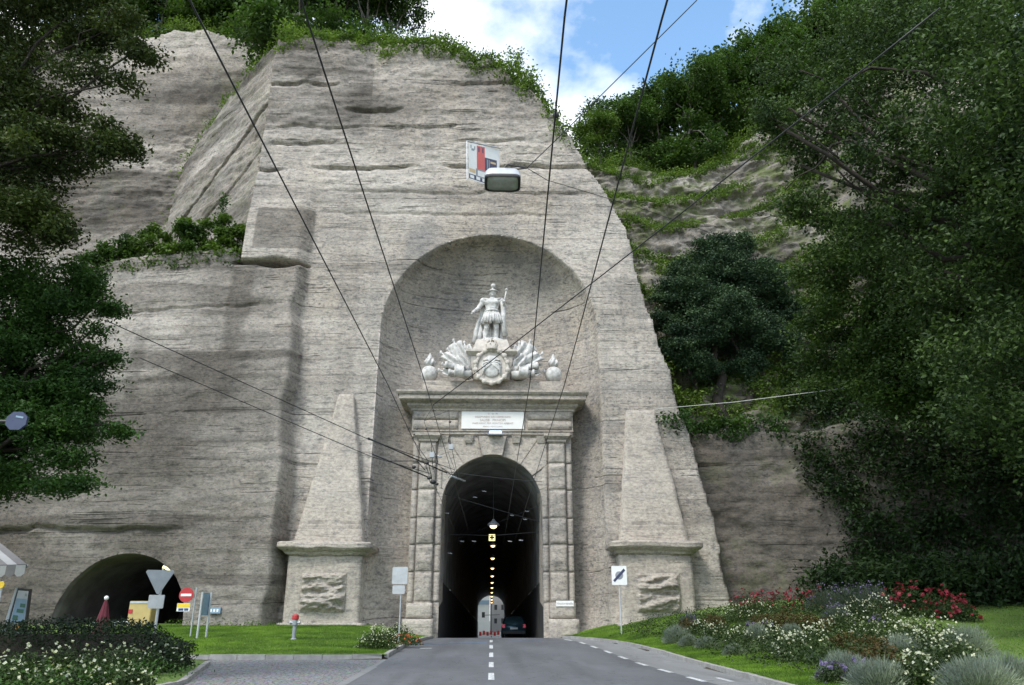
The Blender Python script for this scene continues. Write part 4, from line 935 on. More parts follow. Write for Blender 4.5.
# ------------------------------------------------------------------ signs and street furniture
def pole(mb, x, y, z0, z1, r=.035): mb.tube([(x, y, z0), (x, y, z1)], r, 10); return mb
def rounded(x0, x1, z0, z1, r=.05, n=4):
    P = []
    for cx, cz_, a0 in ((x1 - r, z1 - r, 0), (x0 + r, z1 - r, 90), (x0 + r, z0 + r, 180), (x1 - r, z0 + r, 270)):
        P += [(cx + r * math.cos(R(a0 + 90 * k / n)), cz_ + r * math.sin(R(a0 + 90 * k / n))) for k in range(n + 1)]
    return P
# left white board, seen from its back
g = ground_at(396, 643, 30, 44); y = g.y; a_, b_ = at(393, 567, y), at(407, 593, y); root = empty('road_sign', g, 'pale back of a tall rectangular sign on a pole in the left lawn', 'road sign')
pole(MB(), g.x + .12, y, g.z - .1, a_.z - .3).build('pole', M['steel'], root)
MB().prism(rounded(a_.x, b_.x, b_.z + .38, a_.z), y - .09, y - .06).build('panel', M['dimwhite'], root); MB().prism(rounded(a_.x + .04, b_.x - .1, b_.z - .05, b_.z + .33), y - .09, y - .06).build('lower_panel', M['dimwhite'], root)
mb = MB(); [mb.box(g.x - .1, g.x + .34, y - .06, y - .03, z, z + .04) for z in (b_.z + .1, b_.z + .55)]; mb.build('bracket', M['steel'], root)
# right end-of-zone sign
g = ground_at(622, 634, 36, 44); y = g.y; a_, b_ = at(611, 566, y), at(627, 585, y); root = empty('road_sign', g, 'square white sign with a black diagonal bar, on a pole in the right lawn', 'road sign')
pole(MB(), g.x - .02, y, g.z - .1, a_.z - .2).build('pole', M['dimwhite'], root)
pn = MB().prism(rounded(a_.x, b_.x, b_.z, a_.z), y - .08, y - .05).build('panel', M['white'], root)
c = (a_ + b_) / 2; w = (b_.x - a_.x) / 2
mb = MB(); mb.lathe([(w * .52, -.001), (w * .52, .001)], (c.x, y - .083, c.z), 24, 'y'); mb.build('symbol', M['greypaint'], pn)
mb = MB(); mb.prism([(c.x - w * .82, c.z - w * .62), (c.x - w * .62, c.z - w * .85), (c.x + w * .82, c.z + w * .62), (c.x + w * .62, c.z + w * .88)], y - .091, y - .087); mb.build('diagonal_bar', M['navy'], pn)
# give-way sign from behind with small plate
g = ground_at(156, 640, 24, 34); y = 26.0; g = Vector((at(156, 625, y).x, y, float(gz(at(156, 625, y).x, y)))); root = empty('road_sign', g, 'grey back of an inverted triangle sign above a small plate, before the cave', 'road sign')
t1, t2, t3 = at(147.5, 570, y), at(175.5, 570.5, y), at(159, 594, y); mb = MB(); mb.prism([(t1.x + .04, t1.z), (t1.x, t1.z - .06), (t3.x - .04, t3.z), (t3.x + .04, t3.z), (t2.x, t2.z - .06), (t2.x - .04, t2.z)], y - .09, y - .06); mb.build('panel', M['greypaint'], root)
mb = MB(); mb.tube([(g.x, y, g.z - .2), ((t1.x + t2.x) / 2 + .06, y, t1.z + .05)], .045, 10); mb.build('pole', M['steel'], root)
a_, b_ = at(150.5, 595, y), at(164, 608.5, y); MB().prism(rounded(a_.x, b_.x, b_.z, a_.z, .03), y - .10, y - .07).build('lower_panel', M['dimwhite'], root)
# no entry sign
y = 37.0; gx0 = at(190, 630, y).x; g = Vector((gx0, y, float(gz(gx0, y)))); root = empty('road_sign', g, 'red no entry disc with white bar above a yellow and white plate', 'road sign')
c = at(187, 595, y); r_ = 6.6 * y / F / 1.0
pole(MB(), gx0 + .05, y, g.z - .1, c.z + .32).build('pole', M['steel'], root)
d_ = MB().lathe([(r_ * 1.0, -.02), (r_ * 1.0, .02)], (c.x, y - .08, c.z), 32, 'y').build('disc', M['red'], root)
mb = MB(); mb.box(c.x - r_ * .74, c.x + r_ * .74, y - .112, y - .104, c.z - r_ * .17, c.z + r_ * .17); mb.build('white_bar', M['white'], d_)
pl = MB().box(c.x - .34, c.x + .24, y - .10, y - .07, c.z - .70, c.z - .36).build('lower_panel', M['white'], root)
mb = MB(); mb.box(c.x - .33, c.x + .23, y - .108, y - .103, c.z - .53, c.z - .37); mb.build('yellow_field', M['brightyellow'], pl)
mb = MB(); mb.box(c.x - .26, c.x - .04, y - .108, y - .103, c.z - .67, c.z - .57); mb.box(c.x + .0, c.x + .18, y - .108, y - .103, c.z - .67, c.z - .57); mb.build('blue_mark', M['blue'], pl)
# twin-post board seen nearly edge on
y = 36.0; p0, p1 = at(197.5, 633, y), at(202.5, 633, y); z0 = float(gz(p0.x, y)); root = empty('notice_board', (p0.x, y, z0), 'narrow white board between two posts, seen edge on beside the no entry sign', 'notice board')
for px__, yy in ((p0.x, y), (p1.x, y + .5)): pole(MB(), px__, yy, z0 - .1, at(203, 592, y).z, .045).build('post', M['dimwhite'], root)
mb = MB(); mb.raw([(p0.x + .05, y, z0 + .95), (p1.x - .05, y + .5, z0 + .95), (p1.x - .05, y + .5, z0 + 1.9), (p0.x + .05, y, z0 + 1.9), (p0.x + .05, y + .05, z0 + .95), (p1.x - .05, y + .55, z0 + .95), (p1.x - .05, y + .55, z0 + 1.9), (p0.x + .05, y + .05, z0 + 1.9)], [(0, 1, 2, 3), (4, 5, 6, 7), (0, 1, 5, 4), (1, 2, 6, 5), (2, 3, 7, 6), (3, 0, 4, 7)]); mb.build('panel', M['paleblue'], root)
c = at(215, 610.5, 43.2); yb = float(cliffY(c.x, c.z)); c = at(215, 610.5, yb - .1); tagp = empty('wall_plate', (c.x, yb - .1, c.z), 'small pale blue plate fixed low on the rock wall', 'plate')
q = MB().box(c.x - .30, c.x + .30, yb - .16, yb + .1, c.z - .15, c.z + .15).build('plate', M['paleblue'], tagp)
mb = MB(); [mb.box(c.x - .24 + k * .17, c.x - .14 + k * .17, yb - .168, yb - .162, c.z - .07, c.z + .07) for k in range(3)]; mb.build('lettering', M['white'], q)
# hydrant
g = ground_at(293.5, 640, 30, 44); root = empty('hydrant', g, 'grey street hydrant with red cap standing in the left lawn', 'hydrant'); x, y, z = g
k_ = y / 36
mb = MB(); mb.lathe([(.13, -.05), (.13, .04), (.085, .08), (.08, .55), (.115, .60), (.115, .82)], (x, y, z), 16); mb.build('body', M['greypaint'], root, smooth=False)
mb = MB(); mb.lathe([(.13, .82), (.145, .85), (.14, .98), (.11, 1.02), (.05, 1.04)], (x, y, z), 16); mb.build('cap', M['red'], root)
for s in (-1, 1): mb = MB(); mb.lathe([(.055, .0), (.055, s * .17), (.075, s * .17), (.075, s * .22)], (x, y, z + .70), 12, 'x'); mb.build('outlet', M['steel'], root)
# yellow box truck in the cave mouth
y = 43.6; a_, b_ = at(130, 601, y), at(151, 630, y); zf = .72; root = empty('yellow_cabinet', ((a_.x + b_.x) / 2, y, zf), 'cream yellow cabinet standing in the mouth of the cave', 'cabinet')
mb = MB(); mb.box(a_.x, b_.x - .15, y, y + .8, zf + .12, a_.z); mb.build('body', M['yellow'], root, bevel=.03)
mb = MB(); mb.box(a_.x + .03, b_.x - .2, y - .03, y - .003, a_.z - .12, a_.z - .02); mb.build('top_rail', M['dimwhite'], root); mb = MB(); mb.box(a_.x + .02, a_.x + .22, y - .03, y - .004, a_.z - .62, a_.z - .42); mb.build('red_label', M['red'], root)
mb = MB(); mb.box(a_.x + .1, b_.x - .25, y + .1, y + .7, zf, zf + .12); mb.build('base', M['black'], root)
# closed red parasol
y = 33.0; top = at(106.5, 598, y); bx = at(101, 635, y).x; zb = float(gz(bx, y)); root = empty('closed_parasol', (bx, y, zb), 'closed dark red parasol with white tip before the cave', 'parasol')
mb = MB(); P0 = Vector((top.x, y, top.z)); D = Vector((bx - top.x, 0, zb - top.z)); D.normalize()
mb.tube([P0, Vector((bx, y, zb))], .03, 8); mb.build('pole', M['dimwhite'], root)
mb = MB(); V = []; n = 24
for i_ in range(9):
    t = i_ / 8; c = P0 + D * (1.75 * t + .05)
    for k in range(n):
        a = 2 * math.pi * k / n; r = (.04 + .34 * t ** .9) * (1 + .22 * math.sin(a * 7 + t)); V.append(c + Vector((r * math.cos(a), r * math.sin(a), 0)))
mb.raw(V, [(i_ * n + k, i_ * n + (k + 1) % n, (i_ + 1) * n + (k + 1) % n, (i_ + 1) * n + k) for i_ in range(8) for k in range(n)]); mb.build('canopy', M['magenta'], root, smooth=True)
mb = MB(); mb.ball(P0, .09, 10, 8); mb.build('tip', M['white'], root, smooth=True)
# low railing in the cave mouth
y = 42.6; root = empty('railing', (-20, y, .7), 'low grey rail across the cave mouth behind the parasol', 'railing'); mb = MB()
xa, xb = at(88, 625, y).x, at(128, 625, y).x; zt_ = at(110, 622, y).z
mb.tube([(xa, y, zt_), (xb, y, zt_)], .04, 6); mb.build('top_rail', M['dimwhite'], root)
for x in np.linspace(xa, xb, 4): pole(MB(), x, y, .5, zt_ - .03, .03).build('post', M['steel'], root)
# strip light on the cave vault
y = 44.6; a_, b_ = at(163, 567, y), at(176, 572, y); root = empty('strip_light', a_, 'yellowish strip light fixed under the cave arch', 'lamp'); mb = MB(); mb.tube([a_, b_], .075, 8); mb.build('tube', M['tubelight'], root); mb = MB(); mb.tube([a_ + Vector((0, .06, .10)), b_ + Vector((0, .06, .10))], .06, 6); mb.build('housing', M['dimwhite'], root)
# poster board and striped awning at the left edge
y = 24.0; P = [at(5, 634, y), at(24, 637, y), at(30, 589, y), at(18, 588, y)]; root = empty('poster_board', P[0], 'leaning framed poster board with blue, green and orange picture by the awning', 'poster board')
def slab(P, d, y_=0): return MB().raw([tuple(p + Vector((0, y_, 0))) for p in P] + [tuple(p + Vector((0, y_ + d, 0))) for p in P], [(0, 1, 2, 3), (7, 6, 5, 4), (0, 4, 5, 1), (1, 5, 6, 2), (2, 6, 7, 3), (3, 7, 4, 0)])
def bil(P, u, v): return (P[0] * (1 - u) + P[1] * u) * (1 - v) + (P[3] * (1 - u) + P[2] * u) * v
slab(P, .12).build('frame', M['black'], root)
mb = slab([bil(P, u, v) for u, v in ((-.18, -.02), (-.02, -.02), (-.02, 1.0), (-.18, 1.0))], .15, -.02); mb.build('side_post', M['dimwhite'], root)
pp = slab([bil(P, u, v) for u, v in ((.10, .06), (.92, .06), (.92, .95), (.10, .95))], .01, -.014).build('poster', M['dimwhite'], root)
slab([bil(P, u, v) for u, v in ((.13, .25), (.89, .25), (.89, .78), (.13, .78))], .003, -.02).build('picture', M['paleblue'], pp)
M['posgreen'] = simple('poster_green', (.04, .12, .08), .5, 0, .2, 6)
for u0, u1, v0, v1, m_ in ((.2, .5, .32, .42, 'posgreen'), (.35, .8, .48, .56, 'posgreen'), (.5, .85, .6, .68, 'posgreen'), (.45, .8, .14, .22, 'orange'), (.7, .88, .84, .90, 'greypaint')):
    slab([bil(P, u, v) for u, v in ((u0, v0), (u1, v0), (u1, v1), (u0, v1))], .003, -.026).build('print_patch', M[m_], pp)
y = 22.0; root = empty('awning', at(0, 560, y), 'grey and white striped awning with scalloped edge at the far left', 'awning')
e0, e1 = at(27, 566, y), at(-60, 569, y); t0, t1 = at(-4, 541, y + 1.6), at(-95, 535, y + 1.6)
for k in range(9):
    u0, u1 = k / 9, (k + 1) / 9; q = [e0.lerp(e1, u0), e0.lerp(e1, u1), t0.lerp(t1, u1), t0.lerp(t1, u0)]; n_ = Vector((0, -.03, .05))
    MB().raw([tuple(p) for p in q] + [tuple(p + n_) for p in q], [(0, 1, 2, 3), (7, 6, 5, 4), (0, 4, 5, 1), (1, 5, 6, 2), (2, 6, 7, 3), (3, 7, 4, 0)]).build('stripe', M['awning' if k % 2 else 'awning2'], root)
    a_, b_ = q[0], q[1]; MB().prism([(b_.x, b_.z + .03), (a_.x, a_.z + .03), (a_.x, a_.z - .20), (a_.x * .7 + b_.x * .3, a_.z - .27), (a_.x * .3 + b_.x * .7, b_.z - .27), (b_.x, b_.z - .20)], a_.y - .06, a_.y - .04).build('valance', M['awning2' if k % 2 else 'awning'], root)
mb = MB(); mb.tube([e0 + Vector((0, .05, 0)), e1 + Vector((0, .05, 0))], .04, 8); mb.tube([(e1.x + .4, y, e1.z), (e1.x + .4, y, 0)], .05, 8); mb.build('frame', M['steel'], root)
y = 21.5; c = at(1, 585, y); root = empty('round_sign', (c.x, y, 0.2), 'small bright yellow sign on a post beneath the striped awning', 'sign'); MB().lathe([(.09, -.02), (.09, .02)], (c.x, y, c.z), 20, 'y').build('disc', M['brightyellow'], root); pole(MB(), c.x, y + .06, .1, c.z + .1, .03).build('pole', M['steel'], root)
# blue sign back among the left tree's leaves
y = 16.0; c = at(17, 421, y); root = empty('street_sign', c, 'blue rounded sign with a small white mark among the left tree leaves', 'sign'); w, h = 12.5 * y / F * 1.0, 10 * y / F
MB().prism([(c.x + w * .95 * math.cos(t) * (1 if abs(math.cos(t)) < .7 else .93), c.z + h * math.sin(t)) for t in np.linspace(0, 2 * math.pi, 9)[:-1] + .39], y - .03, y + .03).build('panel', M['navy'], root)
mb = MB(); mb.raw([(c.x - .02, y - .04, c.z + .07), (c.x + .14, y - .04, c.z + .045), (c.x + .14, y - .04, c.z + .085), (c.x - .02, y - .04, c.z + .11)], [(0, 1, 2, 3)]); mb.build('mark', M['paleblue'], root)
mb = MB(); mb.tube([(c.x, y + .08, c.z), (c.x - 1.6, y + .1, c.z + .05), (c.x - 1.7, y + .1, c.z - .1), (c.x - 1.7, y + .1, 0)], .04, 8); mb.build('pole', M['wire'], root)
# small plates on the gateway
c = at(565, 603.5, 45.7); root = empty('street_name_plate', (c.x, 45.72, c.z), 'small white plate on the base of the right pilaster', 'plate'); q = MB().box(c.x - .50, c.x + .50, 45.74, 45.80, c.z - .15, c.z + .15).build('plate', M['white'], root)
text_mesh("Neutorstraße", .17, (c.x, 45.735, c.z), M['letter'], q)
c = at(495.5, 433, 45.5); root = empty('arch_lamp', (c.x, 45.6, c.z), 'pale blue glowing lamp box fixed over the keystone', 'lamp'); M['bluelight'] = simple('blue_light', (.5, .65, .9), .4, 0, .05, 4, emit=(.45, .65, 1), es=.7)
mb = MB(); mb.box(c.x - .38, c.x + .38, 45.55, 46.0, c.z - .02, c.z + .16); mb.build('light_panel', M['bluelight'], root, bevel=.03); mb = MB(); mb.box(c.x - .44, c.x + .44, 45.5, 46.05, c.z - .09, c.z - .025); mb.build('housing', M['greypaint'], root)

# ------------------------------------------------------------------ hanging street lamp and banner
y = 13.2; c = at(502.5, 182, y); root = empty('hanging_street_lamp', c, 'grey oblong street lamp hung from wires over the road', 'street lamp')
hw, hd, hh = .36, .20, .16
mb = MB(); V = []
prof_ = [(.98, -.02), (1.0, .03), (.97, .14), (.85, .24), (.5, .30)]
oct_ = [(math.copysign(abs(math.cos(t)) ** .35, math.cos(t)), math.copysign(abs(math.sin(t)) ** .35, math.sin(t))) for t in np.linspace(0, 2 * math.pi, 33)[:-1]]
for s_, z in prof_: V += [(c.x + hw * s_ * p[0], c.y + hd * s_ * p[1], c.z + z) for p in oct_]
mb.raw(V, [(i_ * 32 + k, i_ * 32 + (k + 1) % 32, (i_ + 1) * 32 + (k + 1) % 32, (i_ + 1) * 32 + k) for i_ in range(4) for k in range(32)] + [tuple(4 * 32 + k for k in range(32))]); mb.build('housing', M['steel'], root, smooth=True)
mb = MB(); V = []
for s_, z in ((.99, .0), (.99, -.05), (.93, -.07), (.86, -.03)): V += [(c.x + hw * s_ * p[0], c.y + hd * s_ * p[1], c.z + z) for p in oct_]
mb.raw(V, [(i_ * 32 + k, i_ * 32 + (k + 1) % 32, (i_ + 1) * 32 + (k + 1) % 32, (i_ + 1) * 32 + k) for i_ in range(3) for k in range(32)]); mb.build('rim', M['black'], root)
mb = MB(); V = []
for s_, z in ((.87, -.03), (.82, -.06), (.5, -.09), (.1, -.10)): V += [(c.x + hw * s_ * p[0], c.y + hd * s_ * p[1], c.z + z) for p in oct_]
mb.raw(V, [(i_ * 32 + k, i_ * 32 + (k + 1) % 32, (i_ + 1) * 32 + (k + 1) % 32, (i_ + 1) * 32 + k) for i_ in range(3) for k in range(32)] + [tuple(3 * 32 + k for k in range(32))]); mb.build('lens', M['glass'], root, smooth=True)
[setattr(ch, 'rotation_euler', (R(-24), 0, 0)) for ch in root.children]
hk = at(527, 168, y); mb = MB(); mb.tube([c + Vector((0, 0, .28)), c + Vector((.1, 0, .40)), hk], .018, 6); mb.tube([c + Vector((.2, 0, .28)), hk], .015, 6); mb.build('hanger', M['black'], root)
y = 20.0; P = [at(468.5, 178.5, y), at(499.5, 189, y + 1.1), at(498.5, 149.5, y + 1.1), at(468.5, 142.5, y)]; root = empty('advertising_banner', P[0], 'white hanging banner with red stripe and dark box behind the street lamp', 'banner')
bn = Vector((-.35, -.5, 0)).normalized()
def bslab(q, d, off): return MB().raw([tuple(p + bn * off) for p in q] + [tuple(p + bn * (off - d)) for p in q], [(0, 1, 2, 3), (7, 6, 5, 4), (0, 4, 5, 1), (1, 5, 6, 2), (2, 6, 7, 3), (3, 7, 4, 0)])
bd = bslab(P, .03, 0).build('panel', M['white'], root)
def bp(u0, u1, v0, v1, m_, off=.006, name='print_patch'): bslab([bil(P, u, v) for u, v in ((u0, v0), (u1, v0), (u1, v1), (u0, v1))], .004, off).build(name, M[m_], bd)
M['bannerred'] = simple('banner_red', (.62, .11, .10), .5, 0, .06, 4); M['tan'] = simple('banner_tan', (.62, .45, .25), .5, 0, .1, 4)
bp(.27, .53, .30, .97, 'bannerred', name='red_stripe'); bp(.53, .93, .22, .70, 'navy', name='dark_box'); bp(.03, .22, .20, .30, 'tan'); bp(.02, .98, .02, .15, 'navy', name='foot_strip')
bp(.24, .60, .12, .34, 'greypaint', .009); bp(.30, .55, .16, .30, 'white', .013); bp(.72, .90, .58, .63, 'tan', .010); bp(.70, .88, .30, .36, 'tan', .010)
for u in (.06, .25, .44, .63, .80): bp(u, u + .12, .045, .125, 'white', .010, 'icon')
for u0, u1, v0, v1 in ((.60, .63, .42, .66), (.66, .69, .42, .66), (.60, .69, .40, .43), (.07, .10, .86, .95), (.10, .19, .80, .86), (.19, .22, .84, .93)): bp(u0, u1, v0, v1, 'greypaint', .011, 'letter_mark')
for u in (.32, .45): bp(u, u + .04, .80, .93, 'navy', .011, 'letter_mark')
mb = MB(); mb.tube([P[3] + Vector((-.05, 0, .05)), P[2] + Vector((.05, 0, .05))], .025, 6); mb.tube([P[3] + Vector((-.05, 0, .05)), P[0] + Vector((-.04, 0, -.03))], .015, 6); mb.build('batten', M['steel'], root)

# ------------------------------------------------------------------ overhead wires
def wire(name, label, pts, r, mat='wire', sag=0.0, n=14, group=None):
    P = [Vector(p) for p in pts]; Q = []
    for a, b in zip(P[:-1], P[1:]):
        for k in range(n): t = k / n; q = a.lerp(b, t); q.z -= sag * 4 * t * (1 - t); Q.append(q)
    Q.append(P[-1]); return tag(MB().tube(Q, r, 6).build(name, M[mat], smooth=True, fix=False), label, 'wire', group)
G = 'trolley wires running into the tunnel'
for x0_, x, lb in ((-2.53, -2.3, 'leftmost trolley wire, running down to the gateway from the upper left'), (-1.61, -1.47, 'second trolley wire from the left, crossing the left niche edge'), (.58, .80, 'trolley wire passing just right of the statue and the street lamp'), (1.41, 1.56, 'rightmost trolley wire, crossing the right side of the niche')):
    wire('trolley_wire', lb, [(x0_, -3, 6.2), (x0_, 5.2, 6.2), (x, 16, 6.2), (x * .96 + .02, 28, 6.12), (x * .9 + .05, 45.5, 5.95), (x * .8, 70, 5.4)], .0095, sag=.0, group=G)
    pass
j1 = at(433, 405, 18.5)
wire('span_cable', 'long dark diagonal cable from the upper right down to the cornice', [at(940, 8, 7.0), j1], .012, sag=.05)
bj = at(556, 115, 12.6); lampj = at(527, 168, 13.2)
wire('lamp_cable', 'cable rising from the street lamp to the upper right corner of sky', [lampj, at(556, 140, 13.0), at(697, 0, 11.5)], .010, sag=0)
wire('lamp_cable', 'thin cable running right from the street lamp across the rock', [lampj, at(547, 180, 13.6), at(640, 208, 18), at(760, 250, 24)], .008, sag=.0)
tag(MB().ball(at(556, 115, 6.9), .036, 12, 8).build('insulator', M['black'], smooth=True), 'round black insulator on the wire beside the skyline', 'insulator')
wire('guy_wire', 'pale cable stretched across the dark trees on the right', [at(655, 409, 45), at(735, 402, 41), at(830, 390, 37), at(912, 379, 33), at(1000, 366, 29)], .017, 'palewire')
jl = at(434, 462, 26.0); jl2 = at(455, 470, 28)
wire('guy_wire', 'upper thin cable from the left tree towards the tunnel arch', [at(105, 320, 16), at(370, 440, 24.5), jl2], .012)
wire('guy_wire', 'lower thin cable from the left tree towards the tunnel arch', [at(140, 358, 16), at(372, 457, 25), at(432, 474, 27)], .011)
# overhead switch gear: rails, hangers, insulators left of the arch
root = empty('wire_junction', jl, 'cluster of dark overhead wire fittings hanging left of the tunnel arch', 'wire fitting')
def tub(name, pts, r, mat='wire'): MB().tube([Vector(p) for p in pts], r, 6).build(name, M[mat], root, smooth=True)
tub('contact_rail', [at(368, 438, 24.5), at(447, 473, 27.5)], .024); tub('contact_rail', [at(372, 454, 25), at(428, 477, 27)], .024); tub('contact_rail', [at(388, 461, 25.2), at(417, 461, 26.3), at(425, 470, 26.8)], .014)
tub('hanger', [at(412, 438, 26), at(428, 461, 26), at(433, 484, 26)], .013); tub('hanger', [at(434, 405, 26), at(424, 421, 26), at(438, 462, 26)], .009); tub('hanger', [at(449, 410, 26), at(450, 440, 26), at(458, 478, 26)], .009); tub('hanger', [at(431, 440, 26), at(433, 470, 26)], .012); tub('hanger', [at(424, 421, 26), at(449, 410, 26)], .007)
tub('hanger', [at(426, 462, 26), at(430, 483, 26), at(436, 478, 26), at(432, 462, 26)], .009); tub('hanger', [at(435, 457, 26), at(448, 452, 26), at(455, 470, 26), at(448, 478, 26)], .008)
for (x, y_), r_, m_ in (((433, 482), .10, 'black'), ((429, 478), .07, 'black'), ((437, 484), .06, 'black'), ((414, 467), .07, 'black'), ((427, 463), .07, 'black'), ((426, 429), .045, 'black'), ((450, 422), .045, 'black'), ((417, 429), .035, 'black')): MB().ball(at(x, y_, 25.95), (r_, r_, r_ * .8), 10, 8).build('insulator', M[m_], root, smooth=True)
for x, y_ in ((432, 455), (451, 447)): a_ = at(x, y_, 25.9); MB().box(a_.x - .08, a_.x + .08, 25.85, 25.97, a_.z - .09, a_.z + .09).build('switch_box', M['dimwhite'], root, bevel=.015)
tub('clamp', [at(451, 476, 28), at(465, 481, 29)], .035, 'steel'); tub('clamp', [at(437, 456, 26), at(442, 457, 26)], .03, 'steel')
wire('span_wire', 'thin wire strung across the front of the tunnel arch near its crown', [(-3.2, 45.9, 9.7), (3.0, 45.9, 9.05)], .014, sag=.05)
wire('span_wire', 'horizontal wire strung across the tunnel below the first lamp', [(-2.95, 49, 6.3), (0, 49.0, 6.22), (2.95, 49, 6.45)], .014)
wire('span_wire', 'wire slanting down from the arch top left inside the tunnel mouth', [(-2.9, 47.2, 8.5), (2.9, 47.6, 6.9)], .013)
wire('span_wire', 'wire slanting down from the arch top right inside the tunnel mouth', [(2.9, 47.8, 7.9), (-2.2, 52, 6.3)], .013)
for k, (x, y_, Y_) in enumerate(((484, 491, 48), (475, 497, 48), (512, 515, 49), (525, 519, 49), (527, 511, 49), (462, 541, 49), (474, 541, 49), (510, 541, 49), (521, 540, 49), (447, 513, 47.6), (450, 553, 48), (546, 551, 48))):
    a_ = at(x, y_, Y_); tag(MB().tube([a_ - Vector((.13, 0, .01)), a_ + Vector((.13, 0, -.03))], .03, 6).build('wire_clamp', M['dimwhite'], smooth=True), 'small pale clamp on the wires just inside the tunnel mouth', 'clamp', 'clamps on the tunnel wires')

# ------------------------------------------------------------------ vegetation
def on_cliff(x, z, out=0.0):
    x = np.asarray(x, float); z = np.asarray(z, float); zt_ = ztop(x); ov = np.maximum(0, z - zt_); zc = np.minimum(z, zt_)
    return np.stack([x, cliffY(x, zc) + ov * 1.6 - out, zc + ov * .28], -1)
def scatter(cent, per, cr, flat, rg):
    P = np.repeat(np.asarray(cent), per, 0); return P + rg.normal(size=P.shape) * cr * np.array([1, 1, flat])

# hilltop trees: three kinds grown once, then copied
def hill_proto(seed, h, r, mat, lean=0.0):
    rg = np.random.default_rng(seed); blobs = []
    for k in range(9):
        a_ = rg.uniform(0, 2 * math.pi); t = rg.uniform(.18, .95); rr_ = r * (1.0 - .75 * abs(t - .5)) * .62
        blobs.append(((math.cos(a_) * rr_, math.sin(a_) * rr_, h * t), (r * .52 * rg.uniform(.7, 1.15),) * 2 + (r * .42 * rg.uniform(.7, 1.1),)))
    blobs.append(((0, 0, h * .9), (r * .45, r * .45, r * .4)))
    return tree('broadleaf_tree', 'x', (0, 0, 0), (rg.uniform(-.3, .3), 0, h * .55), blobs, mat, M['greybark'], 620, 26, .44, .32, r0=.22, seed=seed, shell=.3, hole=.4, twigs=24)
protos = [hill_proto(11, 12, 4.0, M['beechleaf']), hill_proto(12, 14, 4.6, M['beechleaf']), hill_proto(13, 10, 3.8, M['lightleaf'])]
HT = []
for k, px_ in enumerate([598, 628, 660, 695, 728, 764, 800, 840, 880, 925, 975, 1020]):
    x = at(px_, 120, 61).x + rng.uniform(-.6, .6); topy = np.interp(px_, [598, 640, 700, 760, 790, 1024], [112, 92, 62, 50, 18, -40]); y = 61 + (k % 3) * 1.4
    zb = float(dtop(np.array([x]))[0]) - .3; ht = at(px_, topy, y).z - zb; HT.append((x, y, zb, max(6, ht), 2 if k in (0,) else k % 2, 'R'))
for k, px_ in enumerate([615, 648, 682, 716, 752, 790, 835]):
    x = at(px_, 90, 70).x; zb = 39.5 + k * .5; ht = at(px_, np.interp(px_, [600, 650, 720, 790, 840], [108, 88, 60, 25, -10]), 70).z - zb; HT.append((x, 70, zb, ht, (k + 1) % 2, 'R'))
for px_, Y_, top in ((160, 66, -40), (205, 67, -60), (235, 70, -50), (262, 66, -45), (120, 67, -40), (80, 68, -50)): HT.append((at(px_, 30, Y_).x, Y_, 55.6, at(px_, top, Y_).z - 55.6, 0, 'L'))
for px_, Y_, top in ((300, 57, -70), (335, 56, -45), (365, 55, -38), (392, 56, -20), (320, 60, -60)): x = at(px_, 30, Y_).x; HT.append((x, Y_, 43.6, at(px_, top, Y_).z - 43.6, 1, 'A'))
LB = {'R': ('broad green tree in the wood on the right hilltop skyline', 'trees on the right hilltop'), 'L': ('tall tree on the far left cliff top, crown cut by the frame', 'trees on the far left cliff top'), 'A': ('leafy tree on top of the central cliff, left of the sky', 'trees on the central cliff top')}
used = set()
for k, (x, y, zb, ht, kd, side) in enumerate(HT):
    src = protos[kd]; t = src if kd not in used else copy_tree(src); used.add(kd); s_ = ht / (13.4, 15.6, 11.2)[kd]
    t.location = (x, y, zb - .2); t.scale = (s_ * rng.uniform(.9, 1.15), s_ * rng.uniform(.9, 1.15), s_); t.rotation_euler = (0, 0, rng.uniform(0, 6.28)); t['label'], t['group'] = LB[side]
for kd in range(3):
    if kd not in used: [bpy.data.objects.remove(c) for c in list(protos[kd].children)]; bpy.data.objects.remove(protos[kd])

# clifftop fringe and ledge growth
rg = np.random.default_rng(21); C = []
for x in np.arange(-16.8, 5.2, .09):
    for q in range(4):
        z = float(atop(np.array([x]))[0]); h = (2.3 if x < -3 else 2.6) * max(.25, .6 + .9 * float(vn(x * .55, 4.4))) ; d = rg.uniform(-.3, 1.6)
        C.append(on_cliff([x], [z + max(d, 0)])[0] + [0, 0, rg.uniform(-.25, h) if d > -.1 else rg.uniform(-1.1, .1)])
for x in np.arange(-28, -17, .12):
    z = float(obtop(np.array([x]))[0]); C.append(on_cliff([x], [z - .1])[0] + [0, rg.uniform(.0, 1.6), rg.uniform(-.3, .9) * max(.1, .5 + float(vn(x * .6, 2.2)))])
for x in np.arange(-52, -17, .16): C.append(on_cliff([x], [float(ctop(np.array([x]))[0]) + rg.uniform(0, .8)])[0] + [0, 0, rg.uniform(-.2, 1.6)])
for x in np.arange(4.8, 40, .09): C.append(on_cliff([x], [float(dtop(np.array([x]))[0]) + rg.uniform(-.5, 1.2)])[0] + [0, 0, rg.uniform(-.4, 1.5) * max(.1, .6 + .8 * float(vn(x * .5, 9.2)))])
tag(leaf_obj('undergrowth', scatter(C, 34, .32, .8, rg), .23, M['fringeleaf'], off=(0, 48, 40), rg=rg), 'bushy green growth fringing the cliff tops', 'undergrowth', kind='stuff')
rg = np.random.default_rng(22); n = 16000; x = rg.uniform(4.8, 30, n); z = rg.uniform(13.2, 41, n)
q = (z - .42 * np.abs(x - 13.5) + 1.6 * fbm(x * .09, z * .1, 6, 3)) / 3.4; fr = q - np.floor(q)
